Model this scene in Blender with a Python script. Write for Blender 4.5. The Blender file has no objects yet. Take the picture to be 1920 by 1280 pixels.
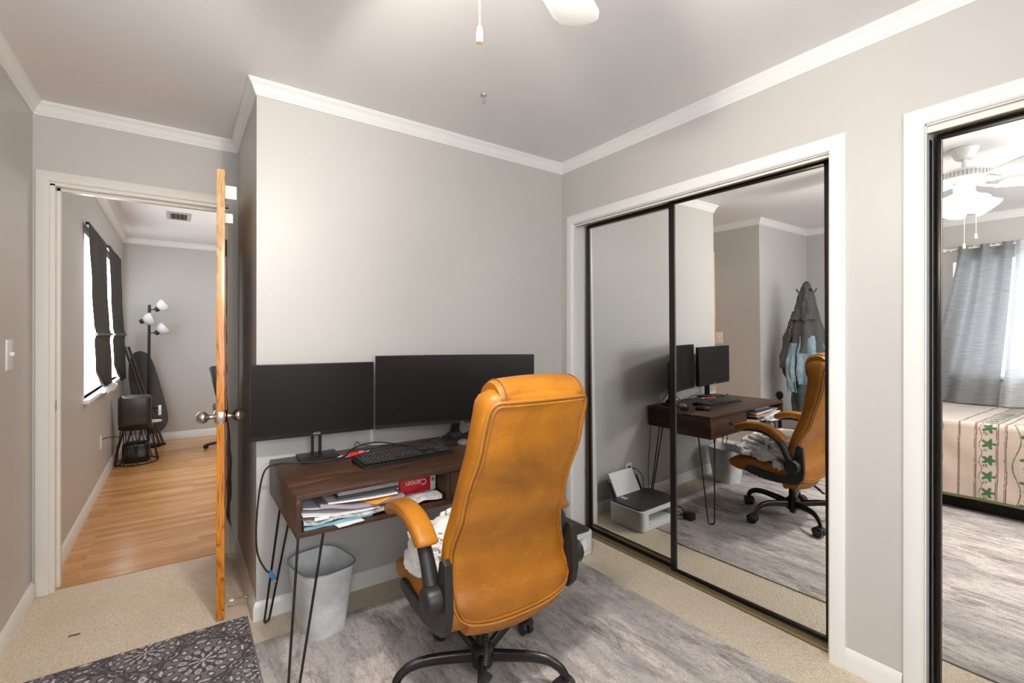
import bpy, bmesh, math, random
from math import sin, cos, pi, radians, sqrt, atan2, exp
from mathutils import Vector, Matrix, noise
random.seed(7)
S = bpy.context.scene
COL = S.collection

# ------------------------------------------------------------------ materials
def mat(name, col=(.8,.8,.8), rough=.5, metal=0., **k):
    m = bpy.data.materials.new(name); m.use_nodes = True
    b = m.node_tree.nodes['Principled BSDF']
    b.inputs['Base Color'].default_value = (*col, 1)
    b.inputs['Roughness'].default_value = rough
    b.inputs['Metallic'].default_value = metal
    for kk, v in k.items():
        b.inputs[kk.replace('_', ' ')].default_value = v
    return m
def nd(m, t, **k):
    n = m.node_tree.nodes.new(t)
    for a, v in k.items(): setattr(n, a, v)
    return n
def lk(m, a, b): m.node_tree.links.new(a, b)
def bsdf(m): return m.node_tree.nodes['Principled BSDF']
def coords(m, scale=(1,1,1), rot=(0,0,0), loc=(0,0,0)):
    tc = nd(m, 'ShaderNodeTexCoord'); mp = nd(m, 'ShaderNodeMapping')
    mp.inputs['Scale'].default_value = scale; mp.inputs['Rotation'].default_value = rot; mp.inputs['Location'].default_value = loc
    lk(m, tc.outputs['Object'], mp.inputs['Vector']); return mp.outputs['Vector']
def noisetex(m, vec, scale=5, detail=4, rough=.5, dist=0):
    n = nd(m, 'ShaderNodeTexNoise'); n.inputs['Scale'].default_value = scale; n.inputs['Detail'].default_value = detail
    n.inputs['Roughness'].default_value = rough; n.inputs['Distortion'].default_value = dist
    lk(m, vec, n.inputs['Vector']); return n.outputs['Fac']
def ramp(m, fac, stops):
    r = nd(m, 'ShaderNodeValToRGB'); e = r.color_ramp.elements
    while len(e) < len(stops): e.new(.5)
    for q, (p, c) in zip(e, stops): q.position = p; q.color = (*c, 1)
    lk(m, fac, r.inputs['Fac']); return r.outputs['Color']
def mixc(m, fac, a, b, mode='MIX'):
    x = nd(m, 'ShaderNodeMix', data_type='RGBA', blend_type=mode)
    if isinstance(fac, (int, float)): x.inputs[0].default_value = fac
    else: lk(m, fac, x.inputs[0])
    for i, v in ((6, a), (7, b)):
        if isinstance(v, tuple): x.inputs[i].default_value = (*v, 1)
        else: lk(m, v, x.inputs[i])
    return x.outputs[2]
def bump(m, h, strength=.2, dist=.01):
    b = nd(m, 'ShaderNodeBump'); b.inputs['Strength'].default_value = strength; b.inputs['Distance'].default_value = dist
    lk(m, h, b.inputs['Height']); lk(m, b.outputs['Normal'], bsdf(m).inputs['Normal'])
def noisy(name, c1, c2, scale=8, rough=.5, st=(1,1,1), detail=4, bs=0, bscale=None, bd=.005, lo=.35, hi=.65, **k):
    m = mat(name, c1, rough, **k); v = coords(m, st)
    f = noisetex(m, v, scale, detail)
    lk(m, ramp(m, f, [(lo, c1), (hi, c2)]), bsdf(m).inputs['Base Color'])
    if bs:
        f2 = noisetex(m, coords(m), bscale or scale*6, 3); bump(m, f2, bs, bd)
    return m
def emis(name, col, s):
    m = mat(name, (0,0,0), 1); b = bsdf(m)
    b.inputs['Emission Color'].default_value = (*col, 1); b.inputs['Emission Strength'].default_value = s
    return m

WALL = noisy('wall_paint', (.515,.502,.478), (.535,.522,.498), 1.2, .42, bs=.04, bscale=90, bd=.002)
CEIL = noisy('ceiling_paint', (.76,.745,.735), (.79,.775,.765), 1.0, .6, bs=.03, bscale=60, bd=.002)
TRIM = mat('white_trim_paint', (.80,.80,.78), .28)
TRIMW = mat('aged_white_trim_paint', (.76,.745,.70), .32)
BLK = mat('black_plastic', (.014,.013,.013), .42, Specular_IOR_Level=.32)
BLKM = mat('black_metal', (.012,.011,.011), .28, .3)
BRZ = mat('bronze_black_aluminium', (.016,.014,.012), .3, .6)
BRONZ = mat('brown_metal_edge', (.075,.05,.032), .35, .6)
GOLD = mat('brass_track', (.34,.28,.17), .38, .8)
STEEL = mat('brushed_steel', (.52,.49,.46), .25, 1)
WPL = mat('white_plastic', (.78,.78,.76), .35)
PAPER = mat('white_paper', (.78,.78,.80), .6)
MIRR = mat('mirror_glass', (.90,.91,.90), .004, 1)

def carpet():
    m = mat('berber_carpet', (.5,.43,.33), .95)
    v = coords(m)
    a = noisetex(m, v, 2.2, 5, .6); c = noisetex(m, v, 170, 2, .7)
    vr = nd(m, 'ShaderNodeTexVoronoi'); vr.inputs['Scale'].default_value = 115; vr.inputs['Randomness'].default_value = .55; lk(m, v, vr.inputs['Vector'])
    base = ramp(m, a, [(.3, (.70,.60,.46)), (.7, (.84,.75,.61))])
    c1 = mixc(m, ramp(m, vr.outputs['Distance'], [(.15, (0,0,0)), (.75, (.8,.8,.8))]), base, (.52,.43,.31))
    c2 = mixc(m, ramp(m, noisetex(m, v, 60, 2, .6), [(.70, (0,0,0)), (.76, (.8,.8,.8))]), c1, (.15,.11,.08))
    lk(m, c2, bsdf(m).inputs['Base Color'])
    inv = nd(m, 'ShaderNodeMath', operation='SUBTRACT'); inv.inputs[0].default_value = 1; lk(m, vr.outputs['Distance'], inv.inputs[1])
    bump(m, inv.outputs[0], .6, .006)
    return m
def streak_rug():
    m = mat('grey_abstract_rug', (.4,.38,.36), .9)
    v1 = coords(m, (5.2, 1.5, 1)); v2 = coords(m, (19, 4.2, 1), loc=(3,1,0)); v3 = coords(m); v4 = coords(m, (1.5, .9, 1), loc=(5,2,0))
    big = noisetex(m, v4, 2.0, 4, .55, .6)
    s = noisetex(m, v1, 1.5, 10, .72, .9); t = noisetex(m, v2, 1.6, 8, .75, .5); g = noisetex(m, v3, 120, 2, .6)
    c = ramp(m, s, [(.38, (.20,.18,.172)), (.45, (.43,.39,.37)), (.50, (.74,.68,.64)), (.64, (.83,.765,.71))])
    d = ramp(m, t, [(.44, (.22,.19,.18)), (.50, (.80,.735,.68))])
    x = mixc(m, .38, c, d)
    x = mixc(m, ramp(m, big, [(.44, (.55,.55,.55)), (.55, (0,0,0))]), x, (.36,.34,.345))
    x = mixc(m, ramp(m, g, [(.35, (.35,.35,.35)), (.6, (0,0,0))]), x, (.24,.215,.20))
    sp1 = noisetex(m, coords(m, (1.4, .75, 1), loc=(1,7,0)), 34, 6, .8, .4)
    x = mixc(m, 1.0, x, ramp(m, sp1, [(.36, (.66,.645,.64)), (.45, (.93,.925,.92)), (.55, (1,1,1))]), 'MULTIPLY')
    lk(m, x, bsdf(m).inputs['Base Color']); bump(m, g, .5, .004)
    return m
def planks(name):
    m = mat(name, (.6,.35,.15), .22)
    v = coords(m)
    br = nd(m, 'ShaderNodeTexBrick'); lk(m, v, br.inputs['Vector'])
    for k, q in (('Scale',1),('Brick Width',.85),('Row Height',.057),('Mortar Size',.0008),('Mortar Smooth',.3),('Bias',0)): br.inputs[k].default_value = q
    br.offset = .37; br.inputs['Color1'].default_value = (.82,.46,.19,1); br.inputs['Color2'].default_value = (.50,.235,.075,1); br.inputs['Mortar'].default_value = (.42,.20,.07,1)
    g = noisetex(m, coords(m, (1.0, 20, 1)), 2.4, 6, .65, .6)
    c = mixc(m, ramp(m, g, [(.40, (.7,.7,.7)), (.58, (0,0,0))]), br.outputs['Color'], (.42,.18,.055))
    lk(m, c, bsdf(m).inputs['Base Color']); return m
def walnut(name, dark=1., st=(1.2,9,9)):
    m = mat(name, (.07,.03,.02), .38)
    g = noisetex(m, coords(m, st), 3.2, 6, .62, 1.0); h = noisetex(m, coords(m), 1.6, 3)
    c = ramp(m, g, [(.30, (.022*dark,.0105*dark,.0065*dark)), (.5, (.060*dark,.027*dark,.0145*dark)), (.72, (.135*dark,.062*dark,.030*dark))])
    c = mixc(m, ramp(m, h, [(.4, (.5,.5,.5)), (.6, (0,0,0))]), c, (.028*dark,.014*dark,.010*dark))
    lk(m, c, bsdf(m).inputs['Base Color']); bump(m, g, .08, .002); bsdf(m).inputs['Specular IOR Level'].default_value = .28; return m
def pine():
    m = mat('varnished_pine_lit_top', (.6,.25,.05), .26)
    v = coords(m, (9,9,.9)); g = noisetex(m, v, 1.6, 3, .5, 1.4)
    w = nd(m, 'ShaderNodeMath', operation='MULTIPLY'); lk(m, g, w.inputs[0]); w.inputs[1].default_value = 9
    fr = nd(m, 'ShaderNodeMath', operation='FRACT'); lk(m, w.outputs[0], fr.inputs[0])
    low = ramp(m, fr.outputs[0], [(.0, (.28,.075,.008)), (.25, (.60,.20,.018)), (.8, (.72,.27,.03)), (1, (.34,.09,.01))])
    hi = ramp(m, fr.outputs[0], [(.0, (.45,.24,.09)), (.3, (.72,.46,.22)), (1, (.55,.31,.12))])  # paler ramp for the upper door: light wash painted into the colour
    tc = nd(m, 'ShaderNodeTexCoord'); sp = nd(m, 'ShaderNodeSeparateXYZ'); lk(m, tc.outputs['Object'], sp.inputs[0])
    nn = nd(m, 'ShaderNodeMath', operation='MULTIPLY_ADD'); lk(m, noisetex(m, coords(m, (20,20,6)), 1.5, 2), nn.inputs[0]); nn.inputs[1].default_value = .35; lk(m, sp.outputs[2], nn.inputs[2])
    z = ramp(m, nn.outputs[0], [(.0,(0,0,0)), (1,(1,1,1))])
    mr = nd(m, 'ShaderNodeMapRange'); mr.inputs['From Min'].default_value = 1.50; mr.inputs['From Max'].default_value = 1.66; lk(m, nn.outputs[0], mr.inputs['Value'])
    lk(m, mixc(m, mr.outputs[0], low, hi), bsdf(m).inputs['Base Color']); return m
def leather():
    m = mat('tan_leather', (.5,.2,.03), .42)
    v = coords(m); a = noisetex(m, v, 3.2, 5, .6, .5); b_ = noisetex(m, coords(m, (1,1,3)), 16, 6, .7, 2.5)
    c = ramp(m, a, [(.34, (.235,.080,.006)), (.50, (.315,.110,.006)), (.66, (.43,.155,.006))])
    c = mixc(m, ramp(m, b_, [(.54, (0,0,0)), (.72, (.35,.35,.35))]), c, (.50,.215,.025))
    lk(m, c, bsdf(m).inputs['Base Color']); bump(m, noisetex(m, v, 230, 3), .10, .0015)
    bsdf(m).inputs['Coat Weight'].default_value = .0; bsdf(m).inputs['Specular IOR Level'].default_value = .35; bsdf(m).inputs['Coat Roughness'].default_value = .35
    return m
def painted(name, rough=.9, bs=.3):
    m = mat(name, (1,1,1), rough); a = nd(m, 'ShaderNodeVertexColor'); a.layer_name = 'paint'
    lk(m, a.outputs['Color'], bsdf(m).inputs['Base Color'])
    bump(m, noisetex(m, coords(m), 240, 2), bs, .002); return m
def cloth(name, c1, c2, scale=30, st=(1,1,1), rough=.9, bs=.3):
    return noisy(name, c1, c2, scale, rough, st, 4, bs, 300, .002)
def translucent(name, col, fac=.4, st=None):
    m = mat(name, col, .85); t = nd(m, 'ShaderNodeBsdfTranslucent'); t.inputs['Color'].default_value = (*col, 1)
    x = nd(m, 'ShaderNodeMixShader'); x.inputs[0].default_value = fac
    o = m.node_tree.nodes['Material Output']
    lk(m, bsdf(m).outputs[0], x.inputs[1]); lk(m, t.outputs[0], x.inputs[2]); lk(m, x.outputs[0], o.inputs['Surface'])
    if st:
        g = noisetex(m, coords(m, st), 5, 3)
        c = ramp(m, g, [(.4, tuple(q*.82 for q in col)), (.6, tuple(min(1, q*1.12) for q in col))])
        lk(m, c, bsdf(m).inputs['Base Color']); lk(m, c, t.inputs['Color'])
    return m
CARPET = carpet(); RUG = streak_rug(); WOODF = planks('oak_strip_floor'); WALN = walnut('walnut_veneer'); WALNY = walnut('walnut_veneer_side', .8, (9,1.2,9)); PINE = pine(); LEA = leather()
LEAD = mat('tan_leather_piping', (.36,.135,.012), .36)
PIPE_D = mat('dark_seam_groove', (.16,.055,.008), .6)
MESHF = noisy('tan_mesh_fabric', (.22,.08,.01), (.50,.20,.025), 220, .8)

# ------------------------------------------------------------------ mesh builder
class MB:
    def __init__(s): s.b = bmesh.new()
    def face(s, vs):
        try: return s.b.faces.new(vs)
        except ValueError: return None
    def box(s, lo, hi, bev=0, seg=2, M=None):
        r = bmesh.ops.create_cube(s.b, size=1); vs = r['verts']
        for v in vs:
            v.co = Vector([lo[i] + (v.co[i]+.5)*(hi[i]-lo[i]) for i in range(3)])
        if bev:
            es = list({e for v in vs for e in v.link_edges})
            rr = bmesh.ops.bevel(s.b, geom=es, offset=bev, segments=seg, affect='EDGES', profile=.5, clamp_overlap=True)
            vs = list({v for f in rr['faces'] for v in f.verts} | {v for v in vs if v.is_valid})
        if M is not None:
            for v in vs: v.co = M @ v.co
        return s
    def cone(s, p0, p1, r0, r1=None, n=16, cap=True):
        r1 = r0 if r1 is None else r1
        return s.tube([p0, p1], [r0, r1], n, cap)
    def tube(s, pts, rad, n=8, cap=True, flat=None, closed=False):
        P = [Vector(p) for p in pts]; m = len(P)
        R = rad if isinstance(rad, (list, tuple)) else [rad]*m
        up = None; rings = []
        for i in range(m):
            if closed: t = (P[(i+1) % m]-P[i-1])
            else: t = (P[min(i+1, m-1)]-P[max(i-1, 0)])
            if t.length < 1e-9: t = Vector((0,0,1))
            t.normalize()
            if up is None:
                up = Vector((0,0,1)) if abs(t.z) < .9 else Vector((1,0,0))
            x = t.cross(up)
            if x.length < 1e-4: x = t.cross(Vector((0,1,0)))
            x.normalize(); up = x.cross(t).normalized()
            fx, fy = flat if flat else (1, 1)
            rings.append([s.b.verts.new(P[i] + (x*cos(a)*fx + up*sin(a)*fy)*R[i]) for a in [2*pi*k/n for k in range(n)]])
        for i in range(m if closed else m-1):
            A, B = rings[i], rings[(i+1) % m]
            for k in range(n): s.face((A[k], A[(k+1) % n], B[(k+1) % n], B[k]))
        if cap and not closed:
            s.face(rings[0][::-1]); s.face(rings[-1])
        return s
    def lathe(s, prof, c=(0,0,0), n=24, capb=True, capt=True, sx=1, sy=1, M=None):
        rings = []
        for r, z in prof:
            rings.append([s.b.verts.new((c[0]+sx*r*cos(2*pi*k/n), c[1]+sy*r*sin(2*pi*k/n), c[2]+z)) for k in range(n)])
        for A, B in zip(rings, rings[1:]):
            for k in range(n): s.face((A[k], A[(k+1) % n], B[(k+1) % n], B[k]))
        if capb and prof[0][0] > 1e-6: s.face(rings[0][::-1])
        if capt and prof[-1][0] > 1e-6: s.face(rings[-1])
        if M is not None:
            for R in rings:
                for v in R: v.co = M @ v.co
        return s
    def loft(s, secs, cap=True, closed=True):
        rings = [[s.b.verts.new(p) for p in sec] for sec in secs]
        n = len(rings[0])
        for A, B in zip(rings, rings[1:]):
            for k in range(n if closed else n-1): s.face((A[k], A[(k+1) % n], B[(k+1) % n], B[k]))
        if cap and closed:
            s.face(rings[0][::-1]); s.face(rings[-1])
        return s
    def grid(s, f, nu, nv, paint=None):
        if paint: l = s.b.verts.layers.float_color.get('paint') or s.b.verts.layers.float_color.new('paint')
        V = [[s.b.verts.new(f(i/nu, j/nv)) for j in range(nv+1)] for i in range(nu+1)]
        for i in range(nu):
            for j in range(nv): s.face((V[i][j], V[i+1][j], V[i+1][j+1], V[i][j+1]))
        if paint:
            for i in range(nu+1):
                for j in range(nv+1): V[i][j][l] = (*paint(i/nu, j/nv), 1)
        return s
    def extrude(s, poly, lo, hi, axis='x', bev=0):
        """poly: 2D points in the plane across the axis"""
        def mk(a, b, t): return {'x': (t, a, b), 'y': (a, t, b), 'z': (a, b, t)}[axis]
        A = [s.b.verts.new(mk(a, b, lo)) for a, b in poly]; B = [s.b.verts.new(mk(a, b, hi)) for a, b in poly]
        f1 = s.face(A[::-1]); f2 = s.face(B); n = len(A)
        for k in range(n): s.face((A[k], A[(k+1) % n], B[(k+1) % n], B[k]))
        if bev:
            es = [e for f in (f1, f2) if f for e in f.edges]
            bmesh.ops.bevel(s.b, geom=es, offset=bev, segments=3, affect='EDGES', profile=.5, clamp_overlap=True)
        return s
    def blob(s, c, r, nf=None, n=24, m=14):
        prof = []
        def f(u, v):
            a = 2*pi*u; b = pi*(v-.5)
            d = Vector((cos(a)*cos(b), sin(a)*cos(b), sin(b)))
            k = 1 + (nf(d) if nf else 0)
            return (c[0]+r[0]*d.x*k, c[1]+r[1]*d.y*k, c[2]+r[2]*d.z*k)
        rings = [[s.b.verts.new(f(i/n, j/m)) for i in range(n)] for j in range(1, m)]
        bot = s.b.verts.new(f(0, 0)); top = s.b.verts.new(f(0, 1))
        for A, B in zip(rings, rings[1:]):
            for k in range(n): s.face((A[k], A[(k+1) % n], B[(k+1) % n], B[k]))
        for k in range(n):
            s.face((bot, rings[0][(k+1) % n], rings[0][k])); s.face((top, rings[-1][k], rings[-1][(k+1) % n]))
        return s
    def sweep(s, path, prof, mapf, closed=False):
        """2-D path, inner side on its left; profile (offset, height)"""
        n = len(path); rings = []
        P = [Vector(p) for p in path]
        for i in range(n):
            a = P[i-1] if (closed or i > 0) else None; b = P[(i+1) % n] if (closed or i < n-1) else None
            ns = []
            for q, w in ((a, P[i]), (P[i], b)):
                if q is None or w is None: continue
                d = (w-q).normalized(); ns.append(Vector((-d.y, d.x)))
            off = ns[0] if len(ns) == 1 else (ns[0]+ns[1])/(1+ns[0].dot(ns[1]))
            rings.append([s.b.verts.new(mapf(P[i].x+off.x*d, P[i].y+off.y*d, h)) for d, h in prof])
        k = len(prof)
        for i in range(n if closed else n-1):
            A, B = rings[i], rings[(i+1) % n]
            for j in range(k): s.face((A[j], A[(j+1) % k], B[(j+1) % k], B[j]))
        if not closed: s.face(rings[0][::-1]); s.face(rings[-1])
        return s
    def xf(s, M):
        for v in s.b.verts: v.co = M @ v.co
        return s

def worldloc(o):
    p = Vector((0,0,0))
    while o is not None: p += o.location; o = o.parent
    return p
def obj(name, mb, material, parent=None, smooth=35, loc=None, keep=False, **tags):
    """link one mesh object; the builder's shape is in world coordinates; origin goes to its base or its thing's base"""
    b = mb.b
    if not keep: bmesh.ops.recalc_face_normals(b, faces=b.faces)
    if smooth:
        lim = radians(smooth)
        for f in b.faces: f.smooth = True
        for e in b.edges:
            if len(e.link_faces) == 2 and e.calc_face_angle(0) > lim: e.smooth = False
    base = Vector(loc) if loc is not None else (worldloc(parent) if parent is not None else Vector((0,0,0)))
    b.transform(Matrix.Translation(-base))
    me = bpy.data.meshes.new(name); b.to_mesh(me); b.free()
    o = bpy.data.objects.new(name, me); COL.objects.link(o)
    me.materials.append(material)
    if parent is not None: o.parent = parent
    else: o.location = base
    for k, v in tags.items(): o[k] = v
    return o
def thing(name, label, cat, loc, group=None):
    o = bpy.data.objects.new(name, None); COL.objects.link(o); o.location = loc
    o.empty_display_size = .05
    o['label'] = label; o['category'] = cat
    if group: o['group'] = group
    return o
def single(name, mb, material, label, cat, loc=None, group=None, smooth=35):
    o = obj(name, mb, material, None, smooth, loc=loc)
    o['label'] = label; o['category'] = cat
    if group: o['group'] = group
    return o
def struct(name, mb, material, parent=None, smooth=35, loc=None):
    o = obj(name, mb, material, parent, smooth, loc=loc)
    if parent is None: o['kind'] = 'structure'
    return o
def spline(pts, n=8):
    P = [Vector(p) for p in pts]; out = []
    for i in range(len(P)-1):
        p0 = P[max(i-1, 0)]; p1 = P[i]; p2 = P[i+1]; p3 = P[min(i+2, len(P)-1)]
        for k in range(n):
            t = k/n; t2 = t*t; t3 = t2*t
            out.append(.5*((2*p1)+(-p0+p2)*t+(2*p0-5*p1+4*p2-p3)*t2+(-p0+3*p1-3*p2+p3)*t3))
    out.append(P[-1]); return out
def interp(tab, x):
    if x <= tab[0][0]: return tab[0][1]
    for (a, b), (c, d) in zip(tab, tab[1:]):
        if x <= c:
            t = (x-a)/(c-a); t = t*t*(3-2*t)*.5 + t*.5
            return b+(d-b)*t
    return tab[-1][1]
def text_obj(name, body, size, material, parent, loc, rot, extr=.0003):
    cu = bpy.data.curves.new(name, 'FONT'); cu.body = body; cu.size = size; cu.extrude = extr
    cu.align_x = 'CENTER'; cu.align_y = 'CENTER'
    tmp = bpy.data.objects.new('tmp', cu); COL.objects.link(tmp)
    dg = bpy.context.evaluated_depsgraph_get(); me = bpy.data.meshes.new_from_object(tmp.evaluated_get(dg))
    COL.objects.unlink(tmp); bpy.data.objects.remove(tmp)
    o = bpy.data.objects.new(name, me); COL.objects.link(o); me.materials.clear(); me.materials.append(material)
    me.transform(Matrix.Translation(Vector(loc)-worldloc(parent)) @ rot.to_4x4())
    o.parent = parent
    return o

H = 2.44
XB, D, XL, XW, YB = -1.828, .844, -2.703, -3.86, -3.25
# ------------------------------------------------------------------ the room shell
bx = lambda lo, hi, bev=0: MB().box(lo, hi, bev)
struct('floor', bx((-3.98,YB-.12,-.08), (.75,D+.02,0)), CARPET)
struct('floor', bx((-2.80,D+.02,-.08), (1.2,4.9,.004)), WOODF)
struct('ceiling', bx((-3.98,YB-.12,H), (1.2,4.9,H+.1)), CEIL)
struct('wall_back', bx((XB,0,0), (.12,D,H)), WALL)
struct('wall_entry_left', bx((XL-.14,.0,0), (XL,D,H)), WALL)
struct('wall_nook', bx((XW-.12,0,0), (XL-.14,.12,H)), WALL)
# left wall with a window opening
WY0, WY1, WZ0, WZ1 = -2.25, -1.16, .95, 2.02
m = MB(); m.box((XW-.12,YB-.12,0), (XW,WY0,H)); m.box((XW-.12,WY1,0), (XW,0,H)); m.box((XW-.12,WY0,0), (XW,WY1,WZ0)); m.box((XW-.12,WY0,WZ1), (XW,WY1,H))
struct('wall_left', m, WALL)
struct('wall_front', bx((XW,YB-.12,0), (.12,YB,H)), WALL)
# right wall with the two closet openings
C1A, C1B, C2A, C2B, CT = -.117, -1.612, -1.905, -3.14, 2.02
m = MB(); m.box((0,C1A,0), (.12,0,H)); m.box((0,C2A,0), (.12,C1B,H)); m.box((0,YB,0), (.12,C2B,H)); m.box((0,C1B,CT), (.12,C1A,H)); m.box((0,C2B,CT), (.12,C2A,H))
struct('wall_right', m, WALL)
m = MB(); m.box((.12,YB-.12,0), (.75,YB,H)); m.box((.12,0,0), (.75,.1,H)); m.box((.70,YB,0), (.75,0,H)); m.box((.12,-1.80,0), (.70,-1.72,H))
struct('wall_closet', m, WALL)
# end wall of the entry, with the doorway into the next room
OX0, OX1, OZ = -2.628, -1.888, 2.045
m = MB(); m.box((XL-.14,D,0), (OX0,D+.11,H)); m.box((OX1,D,0), (1.2,D+.11,H)); m.box((OX0,D,OZ), (OX1,D+.11,H))
struct('wall_doorway', m, WALL)
NX = -2.655
NWY0, NWY1, NWZ0, NWZ1 = 2.0, 4.20, .84, 2.00
m = MB(); m.box((NX-.12,D+.11,0), (NX,NWY0,H)); m.box((NX-.12,NWY1,0), (NX,4.9,H)); m.box((NX-.12,NWY0,0), (NX,NWY1,NWZ0)); m.box((NX-.12,NWY0,NWZ1), (NX,NWY1,H))
struct('wall_hall_left', m, WALL)
struct('wall_hall_far', bx((NX,4.76,0), (1.2,4.88,H)), WALL)
struct('wall_hall_right', bx((1.1,D+.11,0), (1.2,4.76,H)), WALL)

CROWN = [(0,H-.064),(.005,H-.064),(.006,H-.056),(.010,H-.052),(.0105,H-.046),(.014,H-.043),(.019,H-.030),(.027,H-.018),(.0335,H-.013),(.034,H-.008),(.037,H-.006),(.037,H),(0,H)]
ident = lambda u, v, h: (u, v, h)
struct('trim_1', MB().sweep([(0,0),(XB,0),(XB,D),(XL,D),(XL,0),(XW,0),(XW,YB),(0,YB)], CROWN, ident, True), TRIM, smooth=25)
struct('trim_2', MB().sweep([(1.1,4.76),(NX,4.76),(NX,D+.11),(1.1,D+.11)], CROWN, ident, True), TRIM, smooth=25)
BB = [(0,0),(.014,0),(.014,.058),(.011,.064),(.007,.076),(.003,.081),(0,.081)]
struct('baseboard_back', MB().sweep([(0,-.048),(0,0),(XB,0),(XB,D-.002)], BB, ident), TRIM)
struct('baseboard_left', MB().sweep([(XL,D-.016),(XL,0),(XW,0),(XW,YB),(0,YB),(0,C2B-.06)], BB, ident), TRIM)
struct('baseboard_right', MB().sweep([(0,C2A+.061),(0,C1B-.056)], BB, ident), TRIM)
struct('baseboard_hall', MB().sweep([(1.1,4.76),(NX,4.76),(NX,D+.12)], [(a, b*1.15+.004) for a, b in BB], ident), TRIM)
# casings: path in the wall plane, offset outwards from the opening
CAS = [(0,0),(0,.011),(.006,.016),(.030,.017),(.048,.013),(.057,.010),(.057,0)]
def casing(name, path, mapf, M=TRIM, prof=CAS): return struct(name, MB().sweep(path, prof, mapf), M)
casing('trim_3', [(C1A,0),(C1A,CT),(C1B,CT),(C1B,0)][::-1], lambda u, v, h: (-h, u, v))
casing('trim_4', [(C2A,0),(C2A,CT),(C2B,CT),(C2B,0)][::-1], lambda u, v, h: (-h, u, v))
casing('trim_5', [(OX0-.012,0),(OX0-.012,OZ+.008),(OX1+.012,OZ+.008),(OX1+.012,0)], lambda u, v, h: (u, D-h, v), TRIMW, [(a*.90, b) for a, b in CAS])
# jambs and stops of the doorway
m = MB(); t = .02
m.box((OX0-.012,D-.004,0), (OX0+.006,D+.114,OZ)); m.box((OX1-.006,D-.004,0), (OX1+.012,D+.114,OZ)); m.box((OX0-.012,D-.004,OZ-.008), (OX1+.012,D+.114,OZ+.008))
m.box((OX0+.006,D+.045,0), (OX0+.019,D+.08,OZ-.008)); m.box((OX1-.019,D+.045,0), (OX1-.006,D+.08,OZ-.008)); m.box((OX0+.006,D+.045,OZ-.021), (OX1-.006,D+.08,OZ-.008))
struct('trim_6', m, TRIMW)
struct('trim_7', MB().box((OX0+.004,D+.008,.905), (OX0+.0068,D+.034,.960), .0004), mat('worn_brass', (.30,.26,.19), .4, .7))   # strike plate
# closet linings and head fascias
m = MB()
for a, b in ((C1A, C1B), (C2A, C2B)):
    m.box((-.001,a-.004,0), (.13,a+.003,CT)); m.box((-.001,b-.003,0), (.13,b+.004,CT)); m.box((-.001,b,CT-.004), (.13,a,CT+.003))
struct('trim_8', m, TRIM)
m = MB()
for a, b, h_ in ((C1A, C1B, .016), (C2A, C2B, .027)): m.box((.008,b+.004,CT-h_), (.014,a-.004,CT-.005))
struct('trim_9', m, TRIMW)
m = MB()
for a, b, h_ in ((C1A, C1B, .016), (C2A, C2B, .027)):
    m.box((.009,b+.004,CT-h_-.0015), (.030,a-.004,CT-h_)); m.box((.004,b+.004,CT-.006), (.0145,a-.004,CT-.0045))
struct('trim_10', m, GOLD)
for nm, (a, b) in (('trim_11', (C1A, C1B)), ('trim_12', (C2A, C2B))):
    m = MB(); m.box((.036,b+.004,0), (.120,a-.004,.006))
    for x in (.036, .066, .076, .106, .116): m.box((x,b+.004,.004), (x+.004,a-.004,.016))
    struct(nm, m, GOLD)
# window frames (behind curtains)
def window(name, x, y0, y1, z0, z1, strength, colr, mull):
    f = MB()
    f.box((x-.10,y0,z0), (x-.04,y0+.04,z1)); f.box((x-.10,y1-.04,z0), (x-.04,y1,z1)); f.box((x-.10,y0,z0), (x-.04,y1,z0+.04)); f.box((x-.10,y0,z1-.04), (x-.04,y1,z1)); f.box((x-.09,y0,(z0+z1)/2-.02), (x-.05,y1,(z0+z1)/2+.02))
    for q in mull: f.box((x-.09,q-.03,z0), (x-.045,q+.03,z1))
    o = struct(name, f, TRIM)
    obj('sill', MB().box((x-.11,y0-.06,z0-.03), (x+.035,y1+.06,z0), .004), TRIM, o)
    obj('pane', MB().box((x-.040,y0+.002,z0+.002), (x-.034,y1-.002,z1-.002)), emis('daylight_through_'+name, colr, strength), o)
    return o
window('window_1', XW, WY0, WY1, WZ0, WZ1, 5.5, (.80,.89,1), [])
window('window_2', NX, NWY0, NWY1, NWZ0, NWZ1, 16, (.92,.96,1), [3.15])

f = MB(); wx0, wx1, wz0, wz1 = -2.75, -1.05, .95, 2.05  # added window on the unseen front wall; its glowing pane is fill light
for lo, hi in (((wx0-.05,YB,wz0-.05),(wx1+.05,YB+.02,wz0)), ((wx0-.05,YB,wz1),(wx1+.05,YB+.02,wz1+.05)), ((wx0-.05,YB,wz0),(wx0,YB+.02,wz1)), ((wx1,YB,wz0),(wx1+.05,YB+.02,wz1)), (((wx0+wx1)/2-.02,YB,wz0),((wx0+wx1)/2+.02,YB+.02,wz1))): f.box(lo, hi, .003)
o = struct('added_fill_window', f, TRIM)
obj('pane', MB().box((wx0,YB+.001,wz0), (wx1,YB+.004,wz1)), emis('daylight_through_front_window', (.95,.97,1), 8.0), o)
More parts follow.
